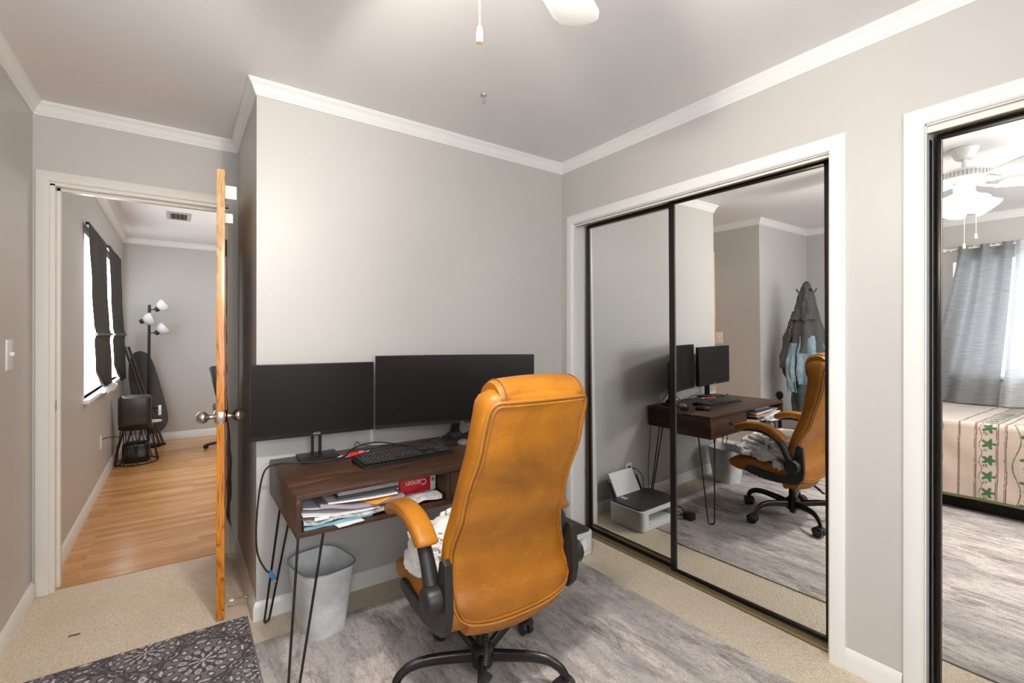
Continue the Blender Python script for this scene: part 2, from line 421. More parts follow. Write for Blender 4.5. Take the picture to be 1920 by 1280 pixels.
# ------------------------------------------------------------------ mirrored closet doors
DSTEEL = mat('dull_frame_edge', (.22,.20,.18), .4, .8)
def mirror_door(name, y0, y1, m0, ty, tp, z0=.012, z1=2.0, s0=.013, s1=.013, rail=.022, bot=.022, th=.016):
    def sh(mb):
        for v in mb.b.verts: v.co.x += m0 - ty*(v.co.y+.8) - tp*(v.co.z-1)
        return mb
    f = MB()
    f.box((-.004,y0,z0), (th,y0+s0,z1), .0015); f.box((-.004,y1-s1,z0), (th,y1,z1), .0015)
    f.box((-.004,y0+s0,z0), (th,y1-s1,z0+bot), .0015); f.box((-.004,y0+s0,z1-rail), (th,y1-s1,z1), .0015)
    g = MB(); g.box((.0,y0+s0-.002,z0+bot-.002), (.004,y1-s1+.002,z1-rail+.002))
    o = struct(name, sh(f), BRZ)
    obj('mirror', sh(g), MIRR, o, 0)
    e = MB()
    e.box((-.0046,y1-s1-.0010,z0+bot), (-.003,y1-s1+.0010,z1-rail))
    obj('frame_edge', sh(e), DSTEEL, o)
    return o
mirror_door('door_1', -1.592, -.819, .0605, .0154, .0115, z0=.014, z1=2.012, s0=.024, s1=.036)
mirror_door('door_2', -.93, -.165, .0925, .0007, .0150, z0=.008, z1=2.012, s1=.024)
obj('door_edge', MB().box((.082,-.168,.014), (.108,-.145,1.99), .002), BRONZ, bpy.data.objects['door_2'])
mirror_door('door_3', -2.56, -1.922, .060, .0, -.003, z0=.014, z1=1.994, s1=.014, rail=.020)
mirror_door('door_4', -3.135, -2.52, .092, .0, -.003, z0=.014, z1=1.985)
obj('frame_channel', MB().box((.030,-1.912,.006), (.052,-1.909,1.975), .001), BRZ, bpy.data.objects['door_3'])

# ------------------------------------------------------------------ entry door (open), seen on its edge
dr = thing('door_5', '', '', (-1.915,.825,0)); del dr['label']; del dr['category']; dr['kind'] = 'structure'
hx, hy, ang = -1.910, .822, atan2(-1.962+1.910, .822-.073)   # leaf direction from hinge to free edge
L = .75
def leafM(): # local: x across thickness (-.5..), y along leaf from hinge (0..-L)
    return Matrix.Translation((hx, hy, 0)) @ Matrix.Rotation(-.0690, 4, 'Z')
m = MB().box((-.016,-L,.012), (.016,0,2.035), .0015).xf(leafM()); obj('door_panel', m, PINE, dr)
m = MB()
for sx in (-1, 1):
    z = .915
    prof = [(.030,.0),(.031,.004),(.026,.008),(.012,.012),(.0105,.026),(.013,.032),(.022,.038),(.0275,.048),(.0275,.060),(.022,.071),(.012,.078),(0,.080)]
    R = Matrix.Rotation(sx*pi/2, 4, 'Y')
    k = MB().lathe(prof, (0,0,0), 20, M=leafM() @ Matrix.Translation((sx*.016,-L+.062,z)) @ R)
    obj('door_knob', k, STEEL, dr)
obj('latch_plate', MB().box((-.012,-L-.0015,.887), (.012,-L+.002,.943), .001).xf(leafM()), STEEL, dr)
obj('hinge', MB().cone(leafM() @ Vector((.020,.004,1.75)), leafM() @ Vector((.020,.004,1.85)), .006, n=10), STEEL, dr)
# hanger on the door's far side
hg = thing('over_door_organizer', 'brown fabric organizer hanging on the wall side of the open pine door', 'organizer', (-1.935,.15,.45))
def pocket(u, v):
    y = .10+.60*u; z = 1.70-1.30*v
    d = .004+.004*abs(sin(z*21+u*2))+.022*max(0, min(1, (1.0-z)/.35))*(.5+.5*sin(u*7+z*6))
    p = leafM() @ Vector((.018+d, -L+.03+.6*u, z)); return p
m = MB().grid(pocket, 14, 60); obj('pocket_panel', m, cloth('brown_cloth', (.12,.07,.04), (.22,.13,.07)), hg)
# white brackets
for z0, z1, w, yy in ((1.908,1.968,.046,-L+.012), (1.806,1.850,.032,-L+.05)):
    m = MB(); m.box((.017,yy,z0), (.017+w,yy+.004,z1), .0015); m.box((.017+w-.004,yy,z0), (.017+w,yy+.05,z1), .0015); m.box((.0165,yy,z0), (.0205,yy+.05,z1), .0015)
    o = obj('bracket', m.xf(leafM()), WPL, hg)
    for a in (.010, .024):
        for b in (z0+.012, z1-.012):
            obj('screw', MB().cone((.017+a,yy-.001,b), (.017+a,yy+.001,b), .0025, n=10).xf(leafM()), STEEL, o)
# door stop
m = MB(); n_ = 60
m.tube([(XB-.012-.068*i/n_, .152+.0045*cos(i*1.25), .045+.0045*sin(i*1.25)) for i in range(n_+1)], .0013, 6)
ds = thing('door_stopper', 'spring door stopper with white tip on the white baseboard behind the door', 'door stopper', (XB-.02,.152,0.03))
obj('spring', m, STEEL, ds); obj('rubber_tip', MB().cone((XB-.078,.152,.045), (XB-.092,.152,.045), .0065, .006, 14), WPL, ds)

# ------------------------------------------------------------------ switch, outlet, vent, hook
def plate(name, label, cat, c, n, toggle=True, h=.115, w=.072):
    """n: axis the plate faces"""
    t = thing(name, label, cat, c)
    def mk(lo, hi, b=.0015):
        if n == 'x': return MB().box((c[0]+lo[2], c[1]+lo[0], c[2]+lo[1]), (c[0]+hi[2], c[1]+hi[0], c[2]+hi[1]), b)
        return MB().box((c[0]+lo[0], c[1]-hi[2], c[2]+lo[1]), (c[0]+hi[0], c[1]-lo[2], c[2]+hi[1]), b)
    obj('cover_plate', mk((-w/2,-h/2,0), (w/2,h/2,.006)), WPL, t)
    if toggle:
        obj('toggle', mk((-.005,-.004,.004), (.005,.012,.019)), WPL, t)
    else:
        for s in (-1, 1):
            q = obj('socket', mk((-.016,s*.024-.014,.005), (.016,s*.024+.014,.008)), WPL, t)
            for k in (-1, 1): obj('slot', mk((k*.006-.001,s*.024-.004,.0075), (k*.006+.001,s*.024+.005,.0085), 0), BLK, q)
    return t
plate('light_switch', 'white toggle light switch plate on the left wall beside the doorway', 'switch', (XL,.445,1.204), 'x', h=.128, w=.085)
plate('power_outlet', 'white power outlet low on the wall behind the printer, black cord plugged in', 'outlet', (-.465,0,.248), 'y', False)
plate('power_outlet', 'white power outlet low on the far room wall beside the black padded chair', 'outlet', (NX,2.84,.385), 'x', False)
v = thing('ceiling_vent', 'metal air vent register in the ceiling of the far room', 'vent', (-2.12,3.16,H))
m = MB(); 
for lo, hi in (((-2.215,3.00,H-.008),(-2.025,3.04,H)), ((-2.215,3.30,H-.008),(-2.025,3.34,H)), ((-2.215,3.04,H-.008),(-2.185,3.30,H)), ((-2.055,3.04,H-.008),(-2.025,3.30,H))): m.box(lo, hi, .001)
obj('frame', m, mat('beige_metal', (.42,.38,.33), .5), v)
obj('duct', MB().box((-2.185,3.04,H-.003), (-2.055,3.30,H-.001)), mat('duct_dark', (.03,.02,.015), .8), v)
m = MB()
for k in range(4): m.box((-2.18+.034*k,3.04,H-.009), (-2.172+.034*k,3.30,H-.004), M=None)
obj('louver', m, mat('rust_metal', (.16,.10,.07), .6), v)
hk = thing('ceiling_hook', 'small metal swag hook screwed into the bedroom ceiling', 'hook', (-.925,-.49,H))
m = MB().lathe([(0,-.004),(.014,-.004),(.016,0)], (-.925,-.49,H), 18)
obj('rosette', m, STEEL, hk)
m = MB().tube(spline([(-.925,-.49,H-.002),(-.925,-.49,H-.014),(-.917,-.49,H-.022),(-.917,-.49,H-.034),(-.926,-.49,H-.040),(-.935,-.49,H-.034)], 5), .0022, 8)
obj('hook_wire', m, STEEL, hk)
cr = MB()
# ------------------------------------------------------------------ ceiling fan
FX, FY = -1.665, -1.66
FANW = mat('white_fan_enamel', (.82,.82,.80), .3)
fan = thing('ceiling_fan', 'white five-blade ceiling fan with lit bell shades and pull chains', 'ceiling fan', (FX,FY,H))
obj('canopy', MB().lathe([(.068,0),(.070,-.006),(.062,-.022),(.045,-.058),(.038,-.066),(0,-.068)][::-1], (FX,FY,H), 28), FANW, fan)
obj('downrod', MB().cone((FX,FY,H-.13), (FX,FY,H-.06), .013, n=14), FANW, fan)
obj('motor_housing', MB().lathe([(0,-.225),(.07,-.222),(.105,-.212),(.128,-.196),(.132,-.160),(.128,-.152),(.095,-.138),(.03,-.125),(.0,-.122)], (FX,FY,H), 36), FANW, fan)
m = MB()
for k in range(44):
    a = 2*pi*k/44
    m.box((-.002,-.003,-.016), (.002,.003,.016), M=Matrix.Translation((FX+.1325*cos(a), FY+.1325*sin(a), H-.177)) @ Matrix.Rotation(a, 4, 'Z'))
obj('vent_fins', m, mat('fan_vent_grey', (.38,.37,.35), .5), fan)  # fins in a darker grey than the housing
obj('switch_housing', MB().lathe([(0,-.292),(.035,-.290),(.048,-.282),(.050,-.240),(.046,-.226),(0,-.222)], (FX,FY,H), 28), FANW, fan)
for k in range(5):
    a = radians(25.5+72*k)
    T = Matrix.Translation((FX,FY,H-.232)) @ Matrix.Rotation(a, 4, 'Z') @ Matrix.Rotation(radians([3.2,-4.5,0,0,0][k]), 4, 'Y') @ Matrix.Rotation(radians(11), 4, 'X')
    prof = [(.17,-.048),(.20,-.055),(.30,-.060),(.42,-.066),(.500,-.069),(.528,-.058),(.542,-.030),(.548,0),(.542,.030),(.528,.058),(.500,.069),(.42,.066),(.30,.060),(.20,.055),(.17,.048)]
    b = MB().extrude(prof, -.003, .003, 'z', .001).xf(T)
    ob = obj('blade', b, FANW, fan)
    i_ = MB().tube([(.06,0,.012),(.10,0,-.004),(.15,0,-.012),(.17,0,-.008)], [.016,.012,.012,.010], 8, flat=(1,.45))
    i_.box((.15,-.035,-.010), (.225,.035,-.004), .002)
    obj('blade_iron', i_.xf(T), FANW, fan)
SHADE = emis('lit_frosted_glass', (1,.92,.84), 80)
for k in range(4):
    a = radians(45+90*k+8)
    T = Matrix.Translation((FX+.052*cos(a), FY+.052*sin(a), H-.288)) @ Matrix.Rotation(a, 4, 'Z') @ Matrix.Rotation(radians(-42), 4, 'Y')
    sh = MB().lathe([(.018,-.005),(.024,-.02),(.034,-.04),(.047,-.068),(.060,-.094),(.068,-.108),(.064,-.108),(.045,-.070),(.030,-.040)], (0,0,0), 24, False, False, M=T)
    obj('lamp_shade', sh, SHADE, fan)
    obj('shade_holder', MB().lathe([(0,.012),(.015,.010),(.021,0),(.022,-.012),(.018,-.014)][::-1], (0,0,0), 16, M=T), FANW, fan)
for (cx_, cy_, zt, zb) in ((-1.658,-1.662,2.152,1.86), (-1.672,-1.712,2.16,1.915)):
    ch = MB(); n_ = int((zt-zb)/.0055)
    for i in range(n_):
        ch.blob((cx_,cy_,zt-.0055*i), (.0021,.0021,.0024), None, 6, 4)
    c_ = obj('pull_chain', ch, STEEL if False else mat('bright_chain', (.9,.88,.84), .3, .3), fan)
    obj('chain_pull', MB().lathe([(0,-.034),(.0062,-.032),(.0062,-.012),(.004,-.002),(0,0)], (cx_,cy_,zb+.003), 14), mat('brass_white_pull', (.85,.68,.42), .3, .2), c_)

# ------------------------------------------------------------------ rugs
struct_rug = MB()
RX0, RX1, RY0, RY1 = -2.78, -.252, -3.12, -.195
single('area_rug', MB().box((RX0,RY0,0), (RX1,RY1,.007), .002), RUG, 'large grey and beige abstract streaked area rug under the desk chair and bed', 'rug', (-1.5,-1.6,0))
# small damask mat: pattern painted into a colour attribute
MX0, MX1, MY0, MY1 = -2.70, -1.858, -.475, .045
BG = (.150,.135,.142); DK = (.052,.042,.048); LT = (.50,.46,.43); MD = (.25,.225,.225)
def medal(dx, dy):
    r = sqrt(dx*dx+dy*dy); th = atan2(dy, dx)
    if r > .175: return None
    w = .152+.014*cos(4*th)+.007*cos(12*th)
    c = None
    if r < w:
        c = BG
        if abs(r-w+.010) < .0065: c = DK
        k = abs(((th/(2*pi)*16) % 1)-.5)*2           # petals
        if .088 < r < .128:
            q = (r-.108)/.020
            if (k*1.8)**2+q*q*1.5 < .34: c = LT
            elif (k*1.5)**2+q*q < .80: c = DK
        k8 = abs(((th/(2*pi)*8+.5) % 1)-.5)*2
        if .122 < r < .146 and k8**2*1.8+((r-.134)/.012)**2 < .7: c = LT if k8**2*1.8+((r-.134)/.012)**2 < .25 else DK
        k12 = abs(((th/(2*pi)*12) % 1)-.5)*2
        if .050 < r < .086:
            q = (r-.068)/.018
            c = DK if q*q < .5 else BG
            if (1.25*k12)**2+q*q < .55: c = LT if (1.25*k12)**2+q*q > .22 else MD
        if r < .050:
            c = DK
            kk = abs(((th/(2*pi)*8) % 1)-.5)*2
            if .010 < r < .046 and kk > .5+.4*(r/.046-.55)**2*2: c = LT if kk > .74 else MD
            if r < .007: c = LT
    elif r < w+.012 and cos(16*th) > .0: c = DK
    return c
def damask(x, y):
    if x-MX0 < .007 or MX1-x < .007 or y-MY0 < .007 or MY1-y < .007: return (.16,.145,.14)
    cx0, cy0, px_, py_ = -2.035, -.200, .375, .36
    nx_ = x + .004*noise.noise(Vector((x*60, y*60, 0))); ny_ = y + .004*noise.noise(Vector((x*60, y*60, 5)))
    for ox, oy in ((0,0), (.5,.5)):
        i = round((nx_-cx0)/px_-ox); j = round((ny_-cy0)/py_-oy)
        dx = nx_-cx0-(i+ox)*px_; dy = ny_-cy0-(j+oy)*py_
        c = medal(dx*1.0, dy*1.0) if ox == 0 else medal(dx*1.25, dy*1.25)
        if c is not None: return c
    # small diamonds between medallions
    for ox, oy in ((.5,0), (0,.5)):
        i = round((nx_-cx0)/px_-ox); j = round((ny_-cy0)/py_-oy)
        dx = abs(nx_-cx0-(i+ox)*px_); dy = abs(ny_-cy0-(j+oy)*py_)
        d = dx/.016+dy/.024
        if d < 1: return LT if d > .45 else BG
        if d < 1.9: return BG
        if d < 2.5: return DK
        if abs(dx-dy) < .012 and dx+dy < .11:
            return LT if (int((dx+dy)/.014) % 2) else DK
        if dx*dx+dy*dy < .0026 and (int((dx+.3)/.012)+int((dy+.3)/.012)) % 3 == 0: return DK
    q = noise.noise(Vector((x*90, y*90, 2)))
    return DK if q > .45 else BG
NU, NV = 300, 186
def matf(u, v):
    e = min(u, 1-u, v, 1-v)
    return (MX0+(MX1-MX0)*u, MY0+(MY1-MY0)*v, .0075+.006*min(1, e*60))
mm = MB().grid(matf, NU, NV, lambda u, v: damask(MX0+(MX1-MX0)*u, MY0+(MY1-MY0)*v))
mm2 = mm.b; 
single('floor_mat', mm, painted('damask_mat_pile'), 'dark grey floor mat with pale damask medallions in front of the open door', 'mat', (-2.28,-.2,0))
single('carpet_debris', MB().tube(spline([(-2.498,.321,.004),(-2.485,.318,.006),(-2.472,.320,.004),(-2.460,.316,.006)], 4), .0022, 6), mat('debris_brown', (.05,.03,.02), .9), 'small dark brown twig lying on the beige carpet near the doorway', 'debris', (-2.48,.32,0))

# ------------------------------------------------------------------ desk
DX0, DX1, DY0, DY1, ZT, ZB = -1.776, -.690, -.615, -.018, .721, .567
desk = thing('desk', 'dark walnut writing desk with open shelf, one drawer and black hairpin legs', 'desk', ((DX0+DX1)/2,(DY0+DY1)/2,0))
t = .018
obj('desktop', MB().box((DX0,DY0,ZT-t), (DX1,DY1,ZT), .002), WALN, desk)
obj('bottom_panel', MB().box((DX0,DY0,ZB), (DX1,DY1,ZB+t), .002), WALN, desk)
for x in (DX0, DX1-t): obj('side_panel', MB().box((x,DY0,ZB+t+.0002), (x+t,DY1,ZT-t-.0002), .001), WALNY, desk)
obj('back_panel', MB().box((DX0+t,DY1-.012,ZB+t), (DX1-t,DY1,ZT-t)), WALN, desk)
DVX = -1.185
obj('divider', MB().box((DVX,DY0+.004,ZB+t), (DVX+t,DY1-.012,ZT-t)), WALNY, desk)
dw = obj('drawer', MB().box((DVX+t+.003,DY0+.001,ZB+t+.003), (DX1-t-.003,DY0+.40,ZT-t-.004), .002), WALN, desk)
kx = (DVX+t+DX1-t)/2
obj('knob', MB().lathe([(.006,0),(.005,.010),(.011,.016),(.0125,.022),(.010,.027),(0,.029)], (0,0,0), 16, M=Matrix.Translation((kx,DY0+.001,.645)) @ Matrix.Rotation(pi/2, 4, 'X')), mat('dark_bronze', (.05,.035,.028), .3, .7), dw)
def hairpin(x, y, fx, fy, z0=0.0):
    # two rods spread at the top, meeting at the foot
    ux, uy = (1 if x < -1.2 else -1), (1 if y < -.3 else -1)
    a = Vector((x+ux*.10, y+uy*.03, ZB)); b = Vector((x+ux*.03, y+uy*.11, ZB)); f = Vector((fx, fy, z0+.005))
    d = (b-a); d.z = 0; d.normalize()
    p = [a, f-d*.020+Vector((0,0,.012)), f-d*.012, f+d*.012, f+d*.020+Vector((0,0,.012)), b]
    m = MB().tube(p, .0048, 8)
    m.box((min(a.x,b.x)-.012,min(a.y,b.y)-.012,ZB-.004), (max(a.x,b.x)+.012,max(a.y,b.y)+.012,ZB), .001)
    return m
for x, y, fx, fy, z0 in ((DX0,DY1,-1.790,-.048,0), (DX0,DY0,-1.790,-.628,.007), (DX1,DY1,-.672,-.045,0), (DX1,DY0,-.655,-.632,.007)):
    obj('leg', hairpin(x, y, fx, fy, z0), BLKM, desk)

# ------------------------------------------------------------------ monitors
SCR = mat('dark_screen', (.012,.0105,.010), .30)
SCR.node_tree.nodes['Principled BSDF'].inputs['Specular IOR Level'].default_value = .09
LOGO = mat('silver_print', (.5,.5,.5), .4)
ml = thing('computer_monitor', 'smaller flat black monitor on a twin-post stand at the left end of the desk', 'monitor', (-1.585,-.08,ZT))
lx0, ly0, lx1, ly1 = -1.868, -.115, -1.336, -.140
la = atan2(ly1-ly0, lx1-lx0); LM = Matrix.Translation(((lx0+lx1)/2,(ly0+ly1)/2,.994)) @ Matrix.Rotation(la, 4, 'Z')
W_, H_ = .5325, .330
obj('housing', MB().box((-W_/2,0,-H_/2), (W_/2,.028,H_/2), .003).xf(LM), BLK, ml)
obj('screen', MB().box((-W_/2+.004,-.002,-H_/2+.020), (W_/2-.004,.001,H_/2-.003)).xf(LM), SCR, ml)
obj('rear_cover', MB().box((-.13,.027,-.11), (.13,.052,.10), .012).xf(LM), BLK, ml)
text_obj('brand_print', 'AOC', .014, LOGO, ml, (LM @ Vector((.005,-.0015,-H_/2+.010))), Matrix.Rotation(la, 3, 'Z') @ Matrix.Rotation(pi/2, 3, 'X'))
for dx in (-.020, .014): obj('post', MB().box((-1.588+dx,-.075,ZT+.012), (-1.578+dx,-.050,.96), .002), BLK, ml)
obj('post_cap', MB().box((-1.613,-.100,.955), (-1.558,-.048,1.04), .004), BLK, ml)
obj('stand_base', MB().extrude([(-1.672,-.172),(-1.500,-.150),(-1.492,-.022),(-1.668,-.026)], ZT, ZT+.011, 'z', .002), BLK, ml)
mr_ = thing('computer_monitor', 'wide curved black monitor behind the tan chair at the right of the desk', 'monitor', (-.87,-.10,ZT))
rx0, ry0, rx1, ry1 = -1.318, -.105, -.525, -.372
chord = sqrt((rx1-rx0)**2+(ry1-ry0)**2); ra = atan2(ry1-ry0, rx1-rx0)
def curved(y0, y1, zl, zh, w=chord, n=24, R=1.8):
    sag = lambda x: (sqrt(R*R-(chord/2)**2)-sqrt(R*R-x*x))   # ends forward
    m = MB(); secs = []
    for i in range(n+1):
        x = -w/2+w*i/n; s = -sag(x)
        secs.append([(x,y0+s,zl), (x,y0+s,zh), (x,y1+s,zh), (x,y1+s,zl)])
    m.loft(secs); return m.xf(Matrix.Translation(((rx0+rx1)/2,(ry0+ry1)/2,1.003)) @ Matrix.Rotation(ra, 4, 'Z'))
obj('housing', curved(0,.022,-.183,.183), BLK, mr_, 60)
obj('screen', curved(-.002,.001,-.165,.180,chord-.006), SCR, mr_, 60)
RM = Matrix.Translation(((rx0+rx1)/2,(ry0+ry1)/2,1.003)) @ Matrix.Rotation(ra, 4, 'Z')
obj('rear_cover', MB().box((-.17,.05,-.10), (.17,.085,.11), .015).xf(RM), BLK, mr_)
text_obj('brand_print', 'acer', .011, LOGO, mr_, (RM @ Vector((.03,.0435,-.175))), Matrix.Rotation(ra, 3, 'Z') @ Matrix.Rotation(pi/2, 3, 'X'))
obj('stand_column', MB().box((-.893,-.122,ZT+.02), (-.848,-.086,1.055), .006), BLK, mr_)
obj('stand_arm', MB().box((-.90,-.150,.99), (-.84,-.11,1.04), .004), BLK, mr_)
obj('stand_foot', MB().lathe([(.045,0),(.046,.012),(.038,.022),(.028,.030),(0,.031)], (-.870,-.104,ZT+.008), 24), BLK, mr_)
obj('stand_base', MB().extrude([(-.99,-.22),(-.93,-.235),(-.86,-.13),(-.75,-.20),(-.72,-.19),(-.80,-.06),(-.90,-.055)], ZT, ZT+.010, 'z', .002), BLK, mr_)

# ------------------------------------------------------------------ keyboard, mice, pens and cables on the desk
kb = thing('keyboard', 'black wired full-size keyboard lying on the desk', 'keyboard', (-1.26,-.345,ZT))
KM = Matrix.Translation((-1.262,-.345,ZT)) @ Matrix.Rotation(radians(3.5), 4, 'Z')
obj('keyboard_body', MB().extrude([(-.072,.001),(-.072,.012),(.072,.022),(.072,.001)], -.222, .222, 'x', .002).xf(KM), BLK, kb)
m = MB()
for r in range(6):
    x = -.212; y = .060-.0215*r-(.004 if r else 0)
    cols = [(.0, 15)] 
    widths = {0:[1]*15, 1:[1]*13+[2], 2:[1.5]+[1]*12+[1.5], 3:[1.8]+[1]*11+[2.2], 4:[2.3]+[1]*10+[2.7], 5:[1.3,1.1,1.3,6.1,1.3,1.1,1.3,1.5]}[r]
    sc = .285/sum(widths)
    for w in widths:
        m.box((x+.001,y-.0085,.0155+(y+.07)*.07), (x+w*sc-.001,y+.0085,.0195+(y+.07)*.07), .001, 1); x += w*sc
    x = -.212+.292
    if r in (0,1,2,5):
        for k in range(3): m.box((x+.019*k,y-.0085,.0155+(y+.07)*.07), (x+.019*k+.017,y+.0085,.0195+(y+.07)*.07), .001, 1)
    elif r == 4: m.box((x+.019,y-.0085,.0155+(y+.07)*.07), (x+.036,y+.0085,.0195+(y+.07)*.07), .001, 1)
    if r:
        for k in range(4): m.box((x+.062+.0185*k,y-.0085,.0155+(y+.07)*.07), (x+.062+.0185*k+.0165,y+.0085,.0195+(y+.07)*.07), .001, 1)
obj('keycaps', m.xf(KM), mat('keycap_black', (.022,.021,.021), .38), kb)
m = MB(); random.seed(3)
for r in range(6):
    for k in range(13 if r < 5 else 6):
        x = -.203+.0206*k+.004*r; y = .062-.0215*r
        m.box((x-.0016,y-.002,.0200+(y+.07)*.07), (x+.0014,y+.0018,.0203+(y+.07)*.07))
    for k in range(7):
        x = .085+.0195*k; y = .062-.0215*r
        m.box((x-.0016,y-.002,.0200+(y+.07)*.07), (x+.0014,y+.0018,.0203+(y+.07)*.07))
obj('key_legends', m.xf(KM), mat('legend_white', (.7,.7,.7), .6), kb)
def mouse(label, c, rz, tall):
    t_ = thing('computer_mouse', label, 'mouse', c)
    M_ = Matrix.Translation(c) @ Matrix.Rotation(rz, 4, 'Z')
    secs = []
    for i in range(13):
        u = i/12; y = -.055+.11*u; w = .031*sqrt(max(.02, 1-(2*u-1)**4)); hh = (.036 if tall else .030)*sqrt(max(.03, 1-((u-.42)/.60)**2))
        lean = .012 if tall else 0
        secs.append([(w*cos(a)+lean*max(0, sin(a))*hh/.03, y, max(0, hh*sin(a))) for a in [pi*k/12 for k in range(13)]]+[(-w*.9,y,0),(w*.9,y,0)])
    obj('mouse_body', MB().loft(secs).xf(M_), mat('mouse_black', (.02,.02,.021), .3), t_, 50)
    obj('scroll_wheel', MB().cone((-.004,.030,.026), (.004,.030,.026), .008, n=12).xf(M_), mat('grey_rubber', (.12,.12,.12), .6), t_)
mouse('sculpted upright black computer mouse beside the keyboard', (-.905,-.43,ZT), radians(-20), True)
mouse('small rounded black computer mouse near the right end of the desk', (-.800,-.365,ZT), radians(15), False)
wo = thing('webcam', 'small grey round device under the wide monitor', 'device', (-.905,-.262,ZT))
obj('device_body', MB().lathe([(.030,0),(.034,.008),(.030,.020),(.018,.026),(0,.027)], (-.905,-.262,ZT), 20), mat('grey_plastic', (.16,.16,.17), .4), wo)
def pen(label, p, q, body, tip):
    t_ = thing('pen', label, 'pen', p)
    P, Q = Vector(p), Vector(q); d = Q-P
    obj('pen_barrel', MB().tube([P+d*.16, P+d*.82], .0048, 10), body, t_)
    obj('pen_tip', MB().tube([P, P+d*.16], [.001,.0046], 10), tip, t_)
    obj('pen_clip', MB().tube([P+d*.82, Q], [.0045,.0038], 10), tip, t_)
REDP = mat('red_plastic', (.72,.02,.015), .3); CLR = mat('pale_blue_plastic', (.35,.50,.55), .2)
pen('red ballpoint pen with pale tip lying left of the keyboard', (-1.520,-.175,ZT+.006), (-1.385,-.128,ZT+.006), REDP, CLR)
pen('red pen with blue cap crossing the keyboard corner', (-1.492,-.200,ZT+.0065), (-1.368,-.168,ZT+.014), REDP, mat('blue_cap', (.10,.22,.45), .3))
CAB = mat('black_cable', (.012,.012,.012), .45)
hd = thing('video_cable', 'black video cable draped over the desk end with a blue plug hanging down', 'cable', (-1.80,-.08,ZT))
pts = [(-.90,-.150,.84),(-.98,-.19,.765),(-1.12,-.16,.728),(-1.30,-.09,.752),(-1.42,-.11,.745),(-1.50,-.192,.728),(-1.60,-.205,.727),(-1.70,-.175,.728),(-1.772,-.15,.728),(-1.812,-.13,.70),(-1.832,-.12,.60),(-1.842,-.115,.45),(-1.835,-.11,.34),(-1.805,-.11,.265),(-1.785,-.11,.245)]
obj('cable_cord', MB().tube(spline(pts, 8), .0038, 8), CAB, hd)
d = Vector((.022,0,-.046)); p = Vector((-1.787,-.11,.247))
M_ = Matrix.Translation(p) @ d.to_track_quat('Z', 'Y').to_matrix().to_4x4()
obj('plug', MB().box((-.013,-.008,-.006), (.013,.008,.036), .003).xf(M_), mat('blue_plug', (.02,.22,.62), .35), hd)
obj('connector', MB().box((-.0085,-.003,.036), (.0085,.003,.050), .0005).xf(M_), mat('gold_connector', (.75,.6,.3), .3, 1), hd)
single('power_cable', MB().tube(spline([(-.83,-.115,.835),(-.80,-.14,.845),(-.775,-.135,.82),(-.76,-.10,.76),(-.80,-.06,.728),(-.95,-.05,.725),(-1.10,-.10,.725),(-1.22,-.07,.725),(-1.35,-.10,.725),(-1.44,-.08,.725)], 8), .0028, 8), CAB, 'thin black cable running along the back of the desk below the monitors', 'cable', (-1.1,-.08,ZT))
single('usb_cable', MB().tube(spline([(-1.42,-.10,.725),(-1.40,-.075,.765),(-1.37,-.07,.742),(-1.28,-.10,.735),(-1.20,-.16,.735),(-1.185,-.215,.726),(-1.183,-.235,.727)], 8), .0018, 8), CAB, 'thin black cable looping up from the desk behind the keyboard with a bare silver end', 'cable', (-1.3,-.12,ZT))
single('memory_stick', MB().box((-1.188,-.252,ZT+.0), (-1.178,-.228,ZT+.009), .001), STEEL, 'tiny silver plug standing on the desk behind the keyboard', 'plug', (-1.183,-.24,ZT))
gc = thing('eyeglasses', 'black rimmed folded glasses lying behind the keyboard', 'glasses', (-1.04,-.21,ZT))
m = MB()
for k in (-1, 1): m.tube([(-1.05+k*.028+.022*cos(a), -.205+.004*sin(a)*0, ZT+.018+.015*sin(a)) for a in [2*pi*i/16 for i in range(16)]], .0016, 6, closed=True)
m.tube([(-1.058,-.205,ZT+.022),(-1.042,-.205,ZT+.022)], .0015, 6)
obj('rims', m, BLK, gc)
for k in (-1, 1): obj('temple', MB().tube([(-1.05+k*.05,-.205,ZT+.022),(-1.05-k*.045,-.188+.004*k,ZT+.010+.006*k)], .0016, 6), BLK, gc)

# ------------------------------------------------------------------ things in the desk's open shelf
SZ = ZB+t   # shelf surface
def sheet(x0, x1, y0, y1, z0, z1, sag=.006, lift=0, rot=0, thick=.0012, seed=0, wav=.002, front=0):
    cx, cy = (x0+x1)/2, (y0+y1)/2; c, s = cos(rot), sin(rot)
    def f(top):
        def g(u, v):
            x = x0+(x1-x0)*u; y = y0+(y1-y0)*v
            z = z0+(z1-z0)*u+lift*(1-v)**3-sag*sin(pi*u)+wav*noise.noise(Vector((u*4+seed, v*3, seed)))+front*(1-v)+top
            X, Y = x-cx, y-cy
            return (cx+c*X-s*Y, cy+s*X+c*Y, z)
        return g
    m = MB(); nu, nv = 16, 8
    A = [[m.b.verts.new(f(0)(i/nu, j/nv)) for j in range(nv+1)] for i in range(nu+1)]
    B = [[m.b.verts.new(f(thick)(i/nu, j/nv)) for j in range(nv+1)] for i in range(nu+1)]
    for i in range(nu):
        for j in range(nv):
            m.face((A[i][j], A[i][j+1], A[i+1][j+1], A[i+1][j])); m.face((B[i][j], B[i+1][j], B[i+1][j+1], B[i][j+1]))
    for i in range(nu):
        for j in (0, nv): m.face((A[i][j], A[i+1][j], B[i+1][j], B[i][j]))
    for j in range(nv):
        for i in (0, nu): m.face((A[i][j], A[i][j+1], B[i][j+1], B[i][j]))
    return m
LILAC = mat('lilac_grey_paper', (.30,.25,.29), .6); GREYP = mat('grey_cover', (.32,.31,.32), .5); DARKC = mat('dark_cover', (.03,.03,.035), .5)
